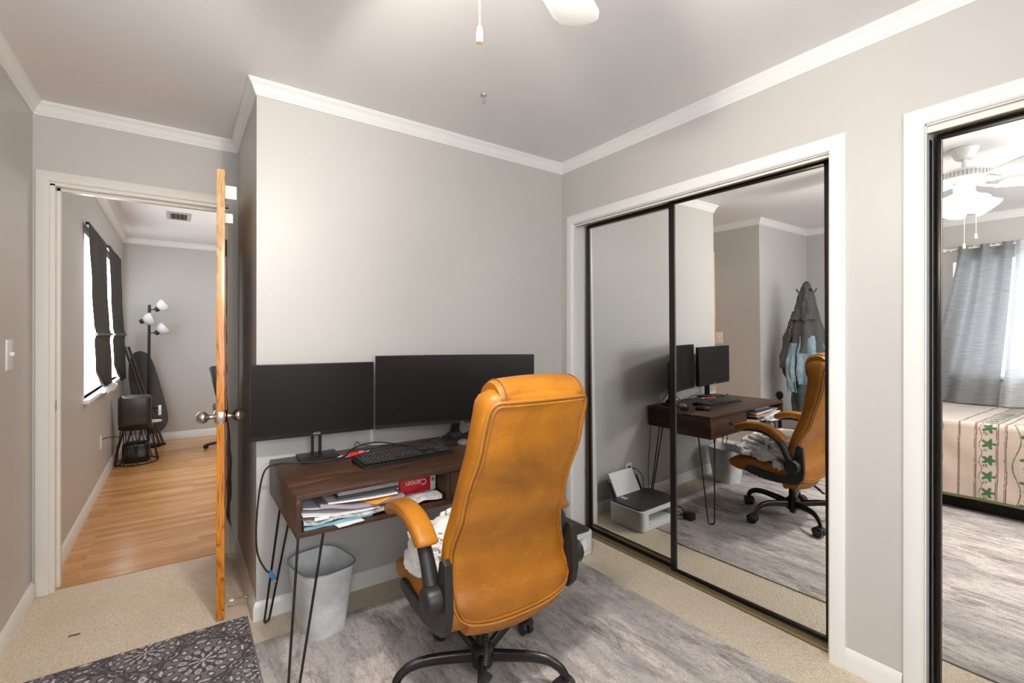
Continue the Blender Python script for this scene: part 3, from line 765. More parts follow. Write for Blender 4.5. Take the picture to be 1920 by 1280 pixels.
BLUEP = mat('pale_blue_packaging', (.16,.34,.42), .3); PLAS = noisy('crumpled_clear_plastic', (.16,.17,.18), (.58,.59,.60), 40, .15, bs=.6, bscale=45, bd=.01)
YEL = mat('manila_envelope', (.80,.36,.04), .6); YF = DY0
single('plastic_bag', sheet(-1.748,-1.50,YF+.010,-.25,SZ+.002,SZ+.004,.0,0,0,.012,1,.008), BLUEP, 'pale blue plastic packet at the bottom left of the desk shelf', 'packet', (-1.62,-.45,SZ))
single('plastic_bag', sheet(-1.750,-1.41,YF+.004,-.22,SZ+.024,SZ+.012,.002,0,0,.010,2,.014), PLAS, 'crumpled clear plastic bag with a barcode label lying over the blue packet', 'bag', (-1.6,-.45,SZ+.01))
single('paper_sheet', sheet(-1.655,-1.555,YF-.022,-.42,SZ+.001,SZ+.001,0,0,.16,.001,3,.001), PAPER, 'loose white sheet sticking out over the lower front edge of the shelf', 'paper', (-1.6,-.5,SZ))
single('barcode_label', MB().box((-1.715,YF-.001,SZ+.033), (-1.665,YF+.0005,SZ+.045)), PAPER, 'small white barcode sticker on the clear plastic bag in the shelf', 'label', (-1.69,YF,SZ+.036))
single('paper_sheet', sheet(-1.752,-1.47,YF+.010,-.20,SZ+.052,SZ+.030,.010,0,0,.003,4,.002), PAPER, 'curved white papers lying on the clear plastic bag at the left of the shelf', 'paper', (-1.6,-.4,SZ+.04))
single('paper_sheet', sheet(-1.748,-1.50,YF+.03,-.20,SZ+.074,SZ+.045,.006,0,0,.003,5,.002), mat('grey_white_paper', (.55,.56,.58), .6), 'grey white sheet standing highest at the left end of the shelf', 'paper', (-1.6,-.4,SZ+.06))
single('catalog', sheet(-1.69,-1.365,YF+.020,-.20,SZ+.066,SZ+.042,.020,.004,0,.012,6,.002), LILAC, 'lilac grey magazine with curled spine in the middle of the shelf', 'magazine', (-1.55,-.4,SZ+.05))
single('envelope', sheet(-1.535,-1.42,YF+.010,-.45,SZ+.050,SZ+.056,.003,0,.5,.0015,7,.001), YEL, 'orange manila envelope corner sticking out of the shelf papers', 'envelope', (-1.48,-.5,SZ+.05))
single('paper_sheet', sheet(-1.66,-1.39,YF+.030,-.20,SZ+.074,SZ+.062,.004,0,0,.006,8,.001), PAPER, 'long white paper stack under the grey notebooks in the shelf', 'paper', (-1.5,-.4,SZ+.07))
for i, (z, mt_, lb) in enumerate(((.084, DARKC, 'black covered notebook at the bottom of the notebook pile in the shelf'), (.0925, GREYP, 'grey notebook in the middle of the notebook pile in the shelf'), (.1005, PAPER, 'white writing pad on top of the notebook pile in the shelf'))):
    single('notebook', MB().box((-1.625+.004*i,YF+.035+.006*i,SZ+z), (-1.385-.003*i,-.28,SZ+z+.0078), .0008), mt_, lb, 'notebook', (-1.5,-.4,SZ+z), 'notebooks piled in the desk shelf')
cb = thing('paper_box', 'upside-down red and white carton with white lettering standing in the desk shelf', 'box', (-1.28,-.46,SZ+.022))
z0 = SZ+.026
obj('carton', MB().box((-1.353,-.520,z0), (-1.215,-.36,z0+.078), .001), mat('red_card', (.62,.008,.018), .4), cb)
obj('side_flap', MB().box((-1.215,-.519,z0+.002), (-1.190,-.37,z0+.078), .001), PAPER, cb)
obj('side_flap', MB().box((-1.378,-.500,z0+.002), (-1.3535,-.37,z0+.078), .001), PAPER, cb)
tx = text_obj('carton_print', 'Canon', .036, PAPER, cb, (-1.282,-.5208,z0+.045), Matrix.Rotation(pi, 3, 'Y') @ Matrix.Rotation(pi/2, 3, 'X'))
obj('barcode', MB().box((-1.210,-.5198,z0+.04), (-1.196,-.5188,z0+.055)), mat('barcode_grey', (.2,.2,.2), .6), cb)
single('plastic_bag', sheet(-1.40,-1.20,YF+.012,-.30,SZ+.004,SZ+.012,-.006,0,0,.016,11,.010), noisy('white_crumpled_bag', (.42,.43,.47), (.80,.80,.82), 30, .3, bs=.7, bscale=40, bd=.01), 'crumpled white plastic bag under the red carton in the shelf', 'bag', (-1.3,-.45,SZ))
single('memo_note', MB().box((-1.236,-.575,SZ+.026), (-1.196,-.53,SZ+.0275)), mat('pale_yellow_paper', (.55,.50,.28), .6), 'small pale yellow note right of the red carton in the shelf', 'note', (-1.21,-.55,SZ+.026))

# ------------------------------------------------------------------ waste bin
bn = thing('waste_bin', 'embossed pale grey metal waste bin standing under the desk', 'waste bin', (-1.60,-.20,0))
def rsq(w, h, p, n=48):
    o = []
    for k in range(n):
        a = 2*pi*k/n; c, s = cos(a), sin(a)
        o.append((w*abs(c)**p*(1 if c >= 0 else -1), h*abs(s)**p*(1 if s >= 0 else -1)))
    return o
BR = Matrix.Translation((-1.60,-.225,.0)) @ Matrix.Rotation(radians(12), 4, 'Z')
secs = []
for z, k in [(0,0)]+[(.004+.29*i/16, i/16) for i in range(17)]:
    w, h = .082+.033*k, .100+.040*k
    secs.append([(x,y,z) for x, y in rsq(w, h, .55)])
for z, k in [(.294,1.0),(.29,.97),(.02,.02),(.008,0)]:
    w, h = .078+.033*k, .096+.040*k
    secs.append([(x,y,z) for x, y in rsq(w, h, .55)])
BINM = noisy('embossed_pewter', (.50,.52,.53), (.64,.66,.66), 14, .38, bs=.8, bscale=26, bd=.006)
obj('bin_body', MB().loft(secs).xf(BR), BINM, bn, 60)
obj('rim', MB().tube([BR @ Vector((x,y,.294)) for x, y in rsq(.1155, .1405, .55)], .0035, 8, closed=True), mat('pewter_rim', (.35,.35,.34), .3, .7), bn, 60)

# ------------------------------------------------------------------ printer on the floor
pr = thing('printer', 'white inkjet printer with black lid and loaded paper tray on the carpet', 'printer', (-.31,-.27,0))
px0, px1, py0, py1 = -.520, -.112, -.418, -.13
m = MB(); WP = mat('printer_white', (.74,.74,.71), .4)
def rrect(x0, x1, y0, y1, r, n=6):
    o = []
    for cx, cy, a0 in ((x1-r,y1-r,0), (x0+r,y1-r,pi/2), (x0+r,y0+r,pi), (x1-r,y0+r,1.5*pi)):
        for k in range(n+1): a = a0+pi/2*k/n; o.append((cx+r*cos(a), cy+r*sin(a)))
    return o
# body with an open output bay: base, top band, side blocks, back
m.extrude(rrect(px0,px1,py0,py1,.03), .004, .036, 'z', .004)
m.extrude(rrect(px0,px1,py0,py1,.03), .110, .136, 'z', .004)
m.extrude(rrect(px0,px0+.06,py0,py1,.028), .034, .112, 'z'); m.extrude(rrect(px1-.085,px1,py0,py1,.03), .034, .112, 'z')
m.box((px0+.05,py0+.13,.034), (px1-.08,py1-.004,.112))
obj('printer_body', m, WP, pr)
obj('output_slot', MB().box((px0+.09,py0+.128,.060), (px1-.12,py0+.1305,.085)), BLK, pr)
obj('paper_output_tray', MB().box((px0+.066,py0+.006,.037), (px1-.09,py0+.125,.042), .002), WP, pr)
obj('lid', MB().extrude(rrect(px0+.004,px1-.010,py0+.012,py1-.002,.028), .136, .146, 'z', .003), noisy('textured_black_lid', (.018,.018,.019), (.03,.03,.031), 60, .5, bs=.3, bscale=200), pr)
obj('control_strip', MB().box((px1-.115,py1-.075,.146), (px1-.085,py1-.02,.1475), .0004), mat('grey_label', (.5,.5,.5), .5), pr)
PT = Matrix.Translation((0,py1-.01,.125)) @ Matrix.Rotation(radians(-28), 4, 'X')
obj('rear_tray', MB().box((px0+.065,.0,0), (px1-.055,.006,.145), .002).xf(PT), BLK, pr)
for x in (px0+.065, px1-.067): obj('paper_guide', MB().box((x,-.014,.0), (x+.012,.006,.125), .003).xf(PT), BLK, pr)
single('paper_stack', MB().box((px0+.085,-.008,.004), (px1-.075,-.001,.185)).xf(PT), mat('white_copier_paper', (.82,.82,.84), .6), 'white blank sheets loaded in the rear tray of the printer', 'paper', (-.31,py1,.13))
pc = pr
_plug = (MB().cone((-.465,-.008,.272), (-.470,-.036,.270), .013, .009, 12))
pc_ = obj('power_cord', MB().tube(spline([(-.470,-.034,.270),(-.50,-.052,.262),(-.545,-.06,.215),(-.56,-.06,.16),(-.555,-.07,.10),(-.57,-.10,.03),(-.60,-.16,.006)], 8), .0035, 8), CAB, pr)
obj('plug', _plug, BLK, pc_)
ab = thing('power_adapter', 'black power adapter block with coiled cords on the floor beside the printer', 'power adapter', (-.62,-.45,0))
obj('adapter_block', MB().box((-.655,-.52,.008), (-.595,-.455,.055), .006), BLK, ab)
pts = []
for i in range(70):
    a = i*.32; r = .055+.018*sin(i*.7)
    pts.append((-.612+r*cos(a), -.40+r*1.1*sin(a), .013+.012*abs(sin(i*.41))+.0006*i))
obj('coiled_cord', MB().tube(spline(pts, 2), .003, 6), CAB, ab)
obj('cord', MB().tube(spline([(-.625,-.455,.03),(-.60,-.39,.02),(-.56,-.30,.05),(-.58,-.18,.04),(-.62,-.08,.02),(-.66,-.03,.2),(-.69,-.028,.45),(-.70,-.03,.56)], 8), .003, 6), CAB, ab)

# ------------------------------------------------------------------ office chair
CXc, CYc, FZ = -1.165, -.905, .007
ch = thing('office_chair', 'tan leather high-back office chair with black arms and five-star base', 'chair', (-1.194,-.918,FZ))
# backrest: stacked rounded sections
hwT = [(.285,.185),(.32,.238),(.40,.264),(.48,.260),(.58,.245),(.70,.226),(.85,.222),(1.0,.220),(1.07,.216),(1.11,.205),(1.15,.19)]
cxT = [(.30,-1.143),(.43,-1.148),(.55,-1.166),(.68,-1.180),(.80,-1.177),(.92,-1.160),(1.10,-1.142)]
yrT = [(.30,-1.085),(.39,-1.085),(.47,-1.058),(.58,-1.065),(.72,-1.125),(.95,-1.198),(1.07,-1.218),(1.15,-1.225)]
yfT = [(.30,-.985),(.40,-.985),(.50,-.985),(.60,-1.005),(.83,-1.075),(1.0,-1.105),(1.09,-1.105),(1.15,-1.12)]
zlo, zhi = .300, 1.118
def backsec(z, shr=0., bul=.020):
    cx, hw, yr, yf = interp(cxT, z), interp(hwT, z)-shr, interp(yrT, z)+shr, interp(yfT, z)-shr
    n = 44; o = []
    for k in range(n):
        a = 2*pi*k/n; c, s = cos(a), sin(a)
        x = cx+hw*abs(c)**.30*(1 if c >= 0 else -1)
        yy = (yr+yf)/2+(yf-yr)/2*abs(s)**.55*(1 if s >= 0 else -1)
        q = 1-((x-cx)/hw)**2
        if s < 0: yy -= bul*q*.9
        else: yy += .018*q
        o.append(Vector((x,yy,z)))
    return o
secs = []
def zb_curve(x, z, w):   # bottom rounding: raise the lower corners
    return z
N = 46
for i in range(N+1):
    u = i/N; z = zlo+(zhi-zlo)*u
    shr = 0
    if u < .04: shr = .03*(1-u/.04)**2
    if u > .965: shr = .028*((u-.965)/.035)**2
    sec = backsec(z, shr)
    # bottom edge rises to the corners
    f = max(0, 1-(z-zlo)/.16)
    sec = [Vector((p.x, p.y, p.z+f*.055*min(1, abs((p.x-interp(cxT, z))/.26))**3.0)) for p in sec]
    secs.append(sec)
obj('backrest', MB().loft(secs), LEA, ch, 60)
# padded head roll over the centre of the top
secs = []
for i in range(25):
    u = i/24; x = -.176+.352*u; e = sqrt(max(0, 1-abs(2*u-1)**10)); k = .90+.10*e
    cx0 = -1.137+x; sec = []
    for j in range(24):
        a = 2*pi*j/24
        yy = -1.158+.072*k*cos(a)*(1.0); zz = 1.060+.098*k*(abs(sin(a))**.8)*(1 if sin(a) >= 0 else -1)*(1-.10*(2*u-1)**2)
        if yy < -1.20 and zz < 1.08: yy = max(yy, -1.205)
        sec.append((cx0,yy,zz))
    secs.append(sec)
obj('headrest', MB().loft(secs), LEA, ch, 60)
# rear panel piping (double welt) and seam
def outline(off=0., dy=0.):
    pts = []
    def P(x, z, r=0):
        cx, hw, yr = interp(cxT, z), interp(hwT, z), interp(yrT, z)
        q = 1-min(1, abs((x-cx)/hw))**2
        # follow the rounded corner of the section
        t_ = min(.9999, abs((x-cx)/hw)); cc = t_**(1/.30); ss = sqrt(max(0, 1-cc*cc)); yf = interp(yfT, z)
        y = (yr+yf)/2-(yf-yr)/2*ss**.55-.018*q
        f = max(0, 1-(z-zlo)/.16); zz = z+f*.055*abs((x-cx)/.26)**3.0
        return Vector((x,y-.001+dy,zz))
    zs = [.36+(1.045-.36)*i/34 for i in range(35)]
    m_ = .015+off
    L_ = [P(interp(cxT, z)-(interp(hwT, z)-m_), z) for z in zs]; R_ = [P(interp(cxT, z)+(interp(hwT, z)-m_), z) for z in zs]
    top = [P(interp(cxT, 1.078)-.165+.33*i/16, 1.082-off) for i in range(17)]
    ex = interp(hwT, 1.045)-m_-.165
    tc1 = [P(interp(cxT, 1.07)-.165-ex*cos(a), 1.045+(.037-off)*sin(a)) for a in (radians(25), radians(50), radians(72))]
    tc2 = [P(interp(cxT, 1.07)+.165+ex*cos(a), 1.045+(.037-off)*sin(a)) for a in (radians(72), radians(50), radians(25))]
    bot = [P(interp(cxT, .33)+.185-.37*i/16, .330+off) for i in range(17)]
    eb = interp(hwT, .36)-m_-.185
    bc1 = [P(interp(cxT, .34)+.185+eb*cos(a), .36-(.030-off)*sin(a)) for a in (radians(25), radians(50), radians(72))]
    bc2 = [P(interp(cxT, .34)-.185-eb*cos(a), .36-(.030-off)*sin(a)) for a in (radians(72), radians(50), radians(25))]
    return spline(L_+tc1+top+tc2+R_[::-1]+bc1+bot+bc2+[L_[0]], 2)[:-1]
obj('piping', MB().tube(outline(0), .0050, 8, closed=True), LEAD, ch)
obj('seam_welt', MB().tube(outline(.0125), .0046, 8, closed=True), LEA, ch)
obj('seam_groove', MB().tube(outline(.0062, .0005), .0034, 6, closed=True), PIPE_D, ch)
for k in (-1, 1):
    uu = .5+k*.158/.352; kk_ = .90+.10*sqrt(max(0, 1-abs(2*uu-1)**10))
    p = [Vector((-1.137+k*.158, -1.158+.0725*kk_*cos(a), 1.060+.0985*kk_*(abs(sin(a))**.8)*(1-.10*(2*uu-1)**2))) for a in [pi*j/18 for j in range(18)]]
    obj('head_seam', MB().tube(p, .0026, 6), PIPE_D, ch)
# mesh underside strip of the back
secs = []
for i in range(13):
    u = i/12; x = -.20+.40*u; g = 1-(2*u-1)**2
    zc = .302-.020*g
    secs.append([(-1.135+x,-1.070-.022*g,zc+.030),(-1.135+x,-1.045-.02*g,zc-.012),(-1.135+x,-.97,zc-.018),(-1.135+x,-.955,zc+.030)])
obj('mesh_strip', MB().loft(secs), MESHF, ch, 60)
# seat
secs = []
for i in range(21):
    v_ = i/20; y = -1.075+.475*v_
    hw = .266-.022*v_**4; z1 = .432-.030*max(0, (v_-.72)/.28)**2+.006*sin(pi*v_); z0 = .318+.012*v_+.035*max(0, (v_-.8)/.2)**2
    sec = []
    for k in range(28):
        a = 2*pi*k/28; c, s = cos(a), sin(a)
        sec.append((CXc+hw*abs(c)**.35*(1 if c >= 0 else -1)*(.90 if i in (0, 20) else 1), y, (z0+z1)/2+(z1-z0)/2*(.7 if i in (0, 20) else 1)*abs(s)**.6*(1 if s >= 0 else -1)))
    secs.append(sec)
obj('seat', MB().loft(secs), LEA, ch, 60)
obj('seat_plate', MB().box((-1.29,-1.0,.285), (-1.06,-.76,.322), .006), BLKM, ch)
# arms
for s in (-1, 1):
    ax = CXc+s*.288
    path = [(-.705,.632),(-.725,.652),(-.79,.672),(-.87,.670),(-.93,.652),(-.985,.615),(-.995,.600)]
    pp = spline([(0, a, b) for a, b in path], 4); secs = []
    for i, p in enumerate(pp):
        u = i/(len(pp)-1); e = min(1, sin(pi*min(1, max(0, u)))*2.6+.25)
        w, h_ = .039*min(1, .45+1.4*sqrt(min(u, 1-u)*2)), .024*min(1, .5+1.2*sqrt(min(u, 1-u)*2))
        q = pp[min(i+1, len(pp)-1)]-pp[max(i-1, 0)]; nrm = Vector((0,-q.z,q.y)).normalized()
        if nrm.z < 0: nrm = -nrm
        sec = []
        for k in range(20):
            a = 2*pi*k/20; c, sn = cos(a), sin(a)
            c2 = abs(c)**.6*(1 if c >= 0 else -1); s2 = abs(sn)**.7*(1 if sn >= 0 else -1)
            sec.append(Vector((ax,p.y,p.z))+Vector((1,0,0))*w*c2+nrm*h_*s2)
        secs.append(sec)
    arm = obj('armrest', MB().loft(secs), LEA, ch, 60)
    # pad piping
    for sd in (-1, 1):
        pth = []
        for i, p in enumerate(pp[2:-2]):
            q = pp[min(i+3, len(pp)-1)]-pp[i+1]; nrm = Vector((0,-q.z,q.y)).normalized(); nrm = nrm if nrm.z > 0 else -nrm
            pth.append(Vector((ax+sd*.0345,p.y,p.z))+nrm*.0145)
        obj('pad_seam', MB().tube(pth, .0016, 6), PIPE_D, arm)
    # support
    sp = spline([(ax,-.730,.632),(ax,-.80,.645),(ax,-.88,.640),(ax,-.955,.608),(ax,-.995,.560),(ax,-1.025,.500),(ax,-1.045,.465)], 5)
    rr = [.014+.016*(i/(len(sp)-1))**.5 for i in range(len(sp))]
    obj('arm_support', MB().tube(sp, rr, 14, flat=(.95,.72)), BLK, ch)
    obj('pivot_hub', MB().lathe([(.0,-.034),(.034,-.032),(.044,-.022),(.045,.020),(.040,.028),(0,.030)], (0,0,0), 28, M=Matrix.Translation((ax+s*.008,-1.052,.452)) @ Matrix.Rotation(s*pi/2, 4, 'Y')), BLK, ch)
    # J-shaped side bracket
    J = [(-.735,.368),(-.748,.388),(-.785,.392),(-.86,.380),(-.94,.372),(-1.005,.372),(-1.036,.392),(-1.050,.44),(-1.054,.52),(-1.060,.572),(-1.082,.584),(-1.102,.572),(-1.106,.50),(-1.110,.42),(-1.104,.37),(-1.078,.338),(-1.03,.324),(-.95,.322),(-.86,.328),(-.785,.342),(-.745,.352)]
    lo, hi = (ax-.022-(.012 if s < 0 else -.012) , ax+.012-(.012 if s < 0 else -.012))
    lo, hi = (CXc+s*.262-.012, CXc+s*.262+.016) if s > 0 else (CXc+s*.262-.016, CXc+s*.262+.012)
    obj('arm_bracket', MB().extrude(J, lo, hi, 'x', .006), BLK, ch)
# mechanism, column, base
obj('gas_column', MB().lathe([(.022,.13),(.024,.14),(.024,.22),(.026,.225),(.026,.285),(0,.285)], (-1.194,-.918,FZ), 24), BLKM, ch)
obj('base_hub', MB().lathe([(.016,.035),(.020,.04),(.022,.060),(.040,.064),(.046,.090),(.046,.124),(.034,.140),(.024,.144)], (-1.194,-.918,FZ), 28), BLKM, ch)
for k in range(5):
    a = radians(21.5+72*k); T = Matrix.Translation((-1.194,-.918,FZ)) @ Matrix.Rotation(a, 4, 'Z') @ Matrix.Diagonal((1.06,1,1,1))
    pts = spline([(.030,0,.100),(.10,0,.112),(.18,0,.122),(.235,0,.120),(.272,0,.104),(.292,0,.080),(.296,0,.060)], 4)
    n_ = len(pts)
    lg = MB().tube(pts, [.024-.011*(i/(n_-1)) for i in range(n_)], 12, flat=(.66,1.0)).xf(T)
    leg = obj('base_leg', lg, BLKM, ch)
    ca = radians(21.5+72*k+([40,120,-60,80,200][k]))
    CT_ = T @ Matrix.Translation((.300,0,0)) @ Matrix.Rotation(ca, 4, 'Z')
    cw = MB()
    for sx in (-1, 1):
        cw.lathe([(.0,-.010),(.024,-.010),(.030,-.007),(.0305,.007),(.026,.011),(0,.011)], (0,0,0), 22, M=CT_ @ Matrix.Translation((.012,sx*.0155,.0305)) @ Matrix.Rotation(sx*pi/2, 4, 'X'))
    cst = obj('caster', cw, mat('caster_black', (.02,.02,.02), .35), leg)
    hd_ = MB(); secs = []
    for i in range(9):
        b = pi*(.05+.75*i/8)
        secs.append([CT_ @ Vector((.012+rr_*cos(b), yy, .0305+rr_*sin(b))) for rr_, yy in ((.0355,-.025),(.0355,.025),(.030,.025),(.030,-.025))])
    hd_.loft(secs); hd_.cone(CT_ @ Vector((0,0,.045)), CT_ @ Vector((0,0,.078)), .0085, n=10)
    obj('caster_hood', hd_, BLK, leg)
lv = MB().tube(spline([(-1.215,-.93,.292),(-1.24,-1.00,.262),(-1.262,-1.055,.225),(-1.275,-1.075,.195)], 6), .006, 8)
for i in range(14):
    p = spline([(-1.232,-.98,.272),(-1.25,-1.03,.245),(-1.265,-1.06,.215),(-1.285,-1.085,.190)], 6)[i+3 if i+3 < 19 else 18]
    lv.blob(p, (.0105,.0105,.004), None, 10, 6)
obj('tilt_lever', lv, BLK, ch)
obj('lever_paddle', MB().box((-.016,-.035,-.007), (.016,.035,.007), .005, M=Matrix.Translation((-1.305,-1.115,.170)) @ Matrix.Rotation(radians(-55), 4, 'Z') @ Matrix.Rotation(radians(25), 4, 'Y')), BLK, ch)
obj('tension_knob', MB().cone((-1.17,-.82,.288), (-1.17,-.78,.262), .024, .026, 18), BLK, ch)
for k, (x, y) in enumerate(((-1.04,-.98),(-1.04,-1.02))): obj('seat_lever', MB().tube([(x,y,.292),(x+.05,y,.285),(x+.10,y,.282)], .005, 8), BLK, ch)

# ------------------------------------------------------------------ blanket on the seat
def fold(d, sd):
    w = noise.noise(d*1.9+Vector((sd,0,0)))
    q = d*3.2+Vector((w*2.2, sd, w*1.6))
    r = 1-abs(noise.noise(q))*2
    r2 = 1-abs(noise.noise(d*6.5+Vector((sd*2, w*2, 3))))*2
    return .22*w+.13*r+.055*r2-.06
BLA = mat('fluffy_marbled_blanket', (.7,.7,.72), .95)
_g = noisetex(BLA, coords(BLA, (1,1,1.6)), 7, 4, .5, 1.2)
lk(BLA, ramp(BLA, _g, [(.34, (.50,.49,.49)), (.41, (.82,.81,.81)), (.62, (.92,.91,.90))]), bsdf(BLA).inputs['Base Color'])
bump(BLA, noisetex(BLA, coords(BLA), 140, 3), .6, .004)
m = MB()
m.blob((-1.16,-.83,.475), (.225,.205,.085), lambda d: fold(d, 1), 110, 60)
for (x, y, z, rx, ry, rz, sd) in ((-1.02,-.70,.470,.10,.085,.045,2), (-1.28,-.70,.480,.105,.085,.055,3), (-1.355,-.80,.490,.055,.11,.070,4), (-1.385,-.78,.440,.040,.09,.045,8), (-.985,-.85,.462,.050,.11,.045,5), (-1.17,-.86,.555,.19,.14,.045,6), (-1.05,-.95,.52,.12,.08,.07,7), (-1.30,-.95,.50,.09,.08,.08,9)):
    m.blob((x,y,z), (rx,ry,rz), lambda d, sd=sd: fold(d, sd)*1.1, 56, 30)
for vtx in m.b.verts:
    if vtx.co.z < .436 and -1.398 < vtx.co.x < -.93: vtx.co.z = .436
for k in range(9):   # rolled edges
    r0 = random.Random(k); z = .452+.014*k
    pts = spline([(-1.36+.02*k+r0.uniform(-.02,.02), -.62-.006*k-r0.uniform(0,.03), z), (-1.22, -.612-.010*k+r0.uniform(-.01,.02), z+.006), (-1.08, -.63-.010*k+r0.uniform(-.02,.02), z-.004), (-.965-.012*k, -.72+r0.uniform(-.03,.05), z), (-.955+.006*r0.uniform(-1,1), -.86, z+.006)], 6)
    m.tube(pts, [.013+.004*sin(i*.8+k) for i in range(len(pts))], 8)
for (x, y, z) in ((-.927,-.99,.395),(-.922,-.96,.400),(-.925,-.93,.410)): m.blob((x,y,z), (.020,.024,.045), lambda d: fold(d, 4)*.6, 24, 16)
single('blanket', m, BLA, 'crumpled fluffy white and grey blanket heaped on the chair seat', 'blanket', (-1.16,-.83,.43), smooth=80)

# ------------------------------------------------------------------ rope in the closet gap
rp = MB()
rp.tube(spline([(.118,-.123,.55),(.116,-.124,.45),(.118,-.126,.39)], 6), .005, 8)
rp.blob((.112,-.124,.375), (.015,.006,.022), lambda d: .3*noise.noise(d*6), 20, 12)
for k in range(12):
    a = k*2.1; rp.tube([(.112,-.124,.36),(.112+.012*cos(a),-.124+.004*sin(a),.325-.004*(k%3))], .0012, 5)
single('rope', rp, cloth('jute', (.30,.20,.11), (.5,.36,.22), 200), 'frayed jute rope knot hanging in the gap beside the mirror door', 'rope', (.112,-.124,.33))

# ------------------------------------------------------------------ bed
QX, QT = -2.50, .672
bed = thing('bed', 'low bed with its base coloured dark for the shade beneath against the left wall below the curtained window', 'bed', (-3.15,-1.93,0))
obj('bed_base', MB().box((-3.82,-2.92,.0075), (-2.60,-.94,.24), .004), cloth('bed_base_shade', (.012,.011,.011), (.02,.018,.018), 80), bed)  # near-black base colour paints the shade under the bed
obj('mattress', MB().box((-3.83,-2.93,.24), (-2.53,-.93,.655), .03), mat('mattress_cloth', (.7,.68,.66), .8), bed)
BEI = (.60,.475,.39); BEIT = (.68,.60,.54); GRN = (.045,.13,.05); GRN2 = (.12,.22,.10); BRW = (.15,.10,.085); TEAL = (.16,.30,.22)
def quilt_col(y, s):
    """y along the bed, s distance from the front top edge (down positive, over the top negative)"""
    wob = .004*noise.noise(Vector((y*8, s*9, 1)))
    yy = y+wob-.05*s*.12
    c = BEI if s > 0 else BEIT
    f = 1+.10*noise.noise(Vector((y*5, s*4, 4)))
    c = tuple(q*f for q in c)
    for ln in (-1.567, -1.677, -1.719):
        if abs(yy-ln) < .0030 or abs(yy-ln-.008) < .0018: return BRW
    d = yy+1.475
    if abs(d+.012*sin(s*0)) < .008 and (abs(d) < .0022 or (int(s*170+1000) % 2 and abs(d) < .008)): return BRW
    # leaves between the second and third lines
    if -1.672 < yy < -1.572 :
        k = (s+.04)/.118; i = math.floor(k); v_ = (k-i-.5)*.118; u_ = yy+1.632
        r = sqrt((u_*1.0)**2+v_**2); th = atan2(v_, u_)
        lobe = .030*(1+.38*cos(5*th+pi))*(1 if s > 0 else .9)
        if r < lobe and s > -.9: return GRN if noise.noise(Vector((y*200, s*200, 0))) > -.3 else GRN2
        e = abs((yy+1.590)-.008*sin(s*53))
        if e < .0022: return BRW
        if abs(v_-.045) < .012 and abs(u_-.018) < .013 and noise.noise(Vector((y*130, s*130, 3))) > -.05: return GRN2 if int(s*300) % 2 else BRW
    if yy < -1.725:
        a = ((-yy-1.725) % .34)
        e = abs(a-.045-.020*sin(s*17))
        if e < .0035: return GRN2 if sin(s*17*2) > 0 else BRW
        k = (s+.02)/.16; i = math.floor(k); v_ = (k-i-.5)*.16; u_ = a-.115
        r = sqrt(u_*u_+v_*v_); th = atan2(v_, u_)
        if r < .045*(1+.3*cos(6*th)):
            return (.22,.14,.20) if r < .018 else (GRN if cos(6*th) > -.2 else BEI)
        if abs(v_) > .055 and abs(u_+.02) < .03 and abs(u_+.02-.018*sin(v_*90)) < .004: return BRW
        if abs(a-.20) < .003 or abs(a-.215) < .002: return BRW
    if yy > -1.46:
        v_ = ((s+.075) % .235)-.117; u_ = ((yy+1.345+.14) % .28)-.14
        if s > 0 and ((u_/.042)**2+(v_/.062)**2) < 1:
            q = (u_/.042)**2+(v_/.062)**2
            if q > .80: return TEAL
            return TEAL if noise.noise(Vector((y*120, s*120, 9))) > -.05 else BEI
        if s < 0 and (s*9) % 1 < .12 and abs(u_) < .09 and int(yy*220) % 2: return (.25,.27,.25)
    if s < -.02 and -1.672 < yy < -1.572 and (s*22) % 1 < .35: return (.16,.16,.15)
    return c
QY0, QY1 = -2.965, -.905
slen = 1.30+.53
def quilt(u, v):
    y = QY0+(QY1-QY0)*u; s = -1.29+v*(1.29+.545)
    fo = noise.noise(Vector((y*3.2, 0, 2)))
    if s < -.03: x, z = QX+s-.015, QT+.006*noise.noise(Vector((y*4, s*4, 0)))
    elif s < .03:
        a = (s+.03)/.06*pi/2; x, z = QX-.045+.038*sin(a), QT-.038+.038*cos(a)
    else:
        k = (s-.03); x = QX-.007+.03*k+fo*.045*k+.012*noise.noise(Vector((y*7+k*2, k*5, 1)))*min(1, k*5)
        z = QT-.038-k*(.985)
        z += .020*max(0, noise.noise(Vector((y*1.6, 3, 3))))*(k/.5)
    return (x,y,z)
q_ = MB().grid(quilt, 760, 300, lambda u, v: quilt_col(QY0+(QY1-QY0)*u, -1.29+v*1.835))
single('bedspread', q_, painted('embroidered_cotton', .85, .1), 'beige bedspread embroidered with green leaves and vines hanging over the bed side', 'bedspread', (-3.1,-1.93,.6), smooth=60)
def qh(u, v):
    p = quilt(u, 1); return (p[0]+.002, p[1], p[2]+.004-.020*v)
bpy.data.objects['bedspread'].name = 'bedspread'
obj('hem', MB().grid(qh, 120, 2), mat('olive_hem', (.13,.15,.06), .8), bpy.data.objects['bedspread'])

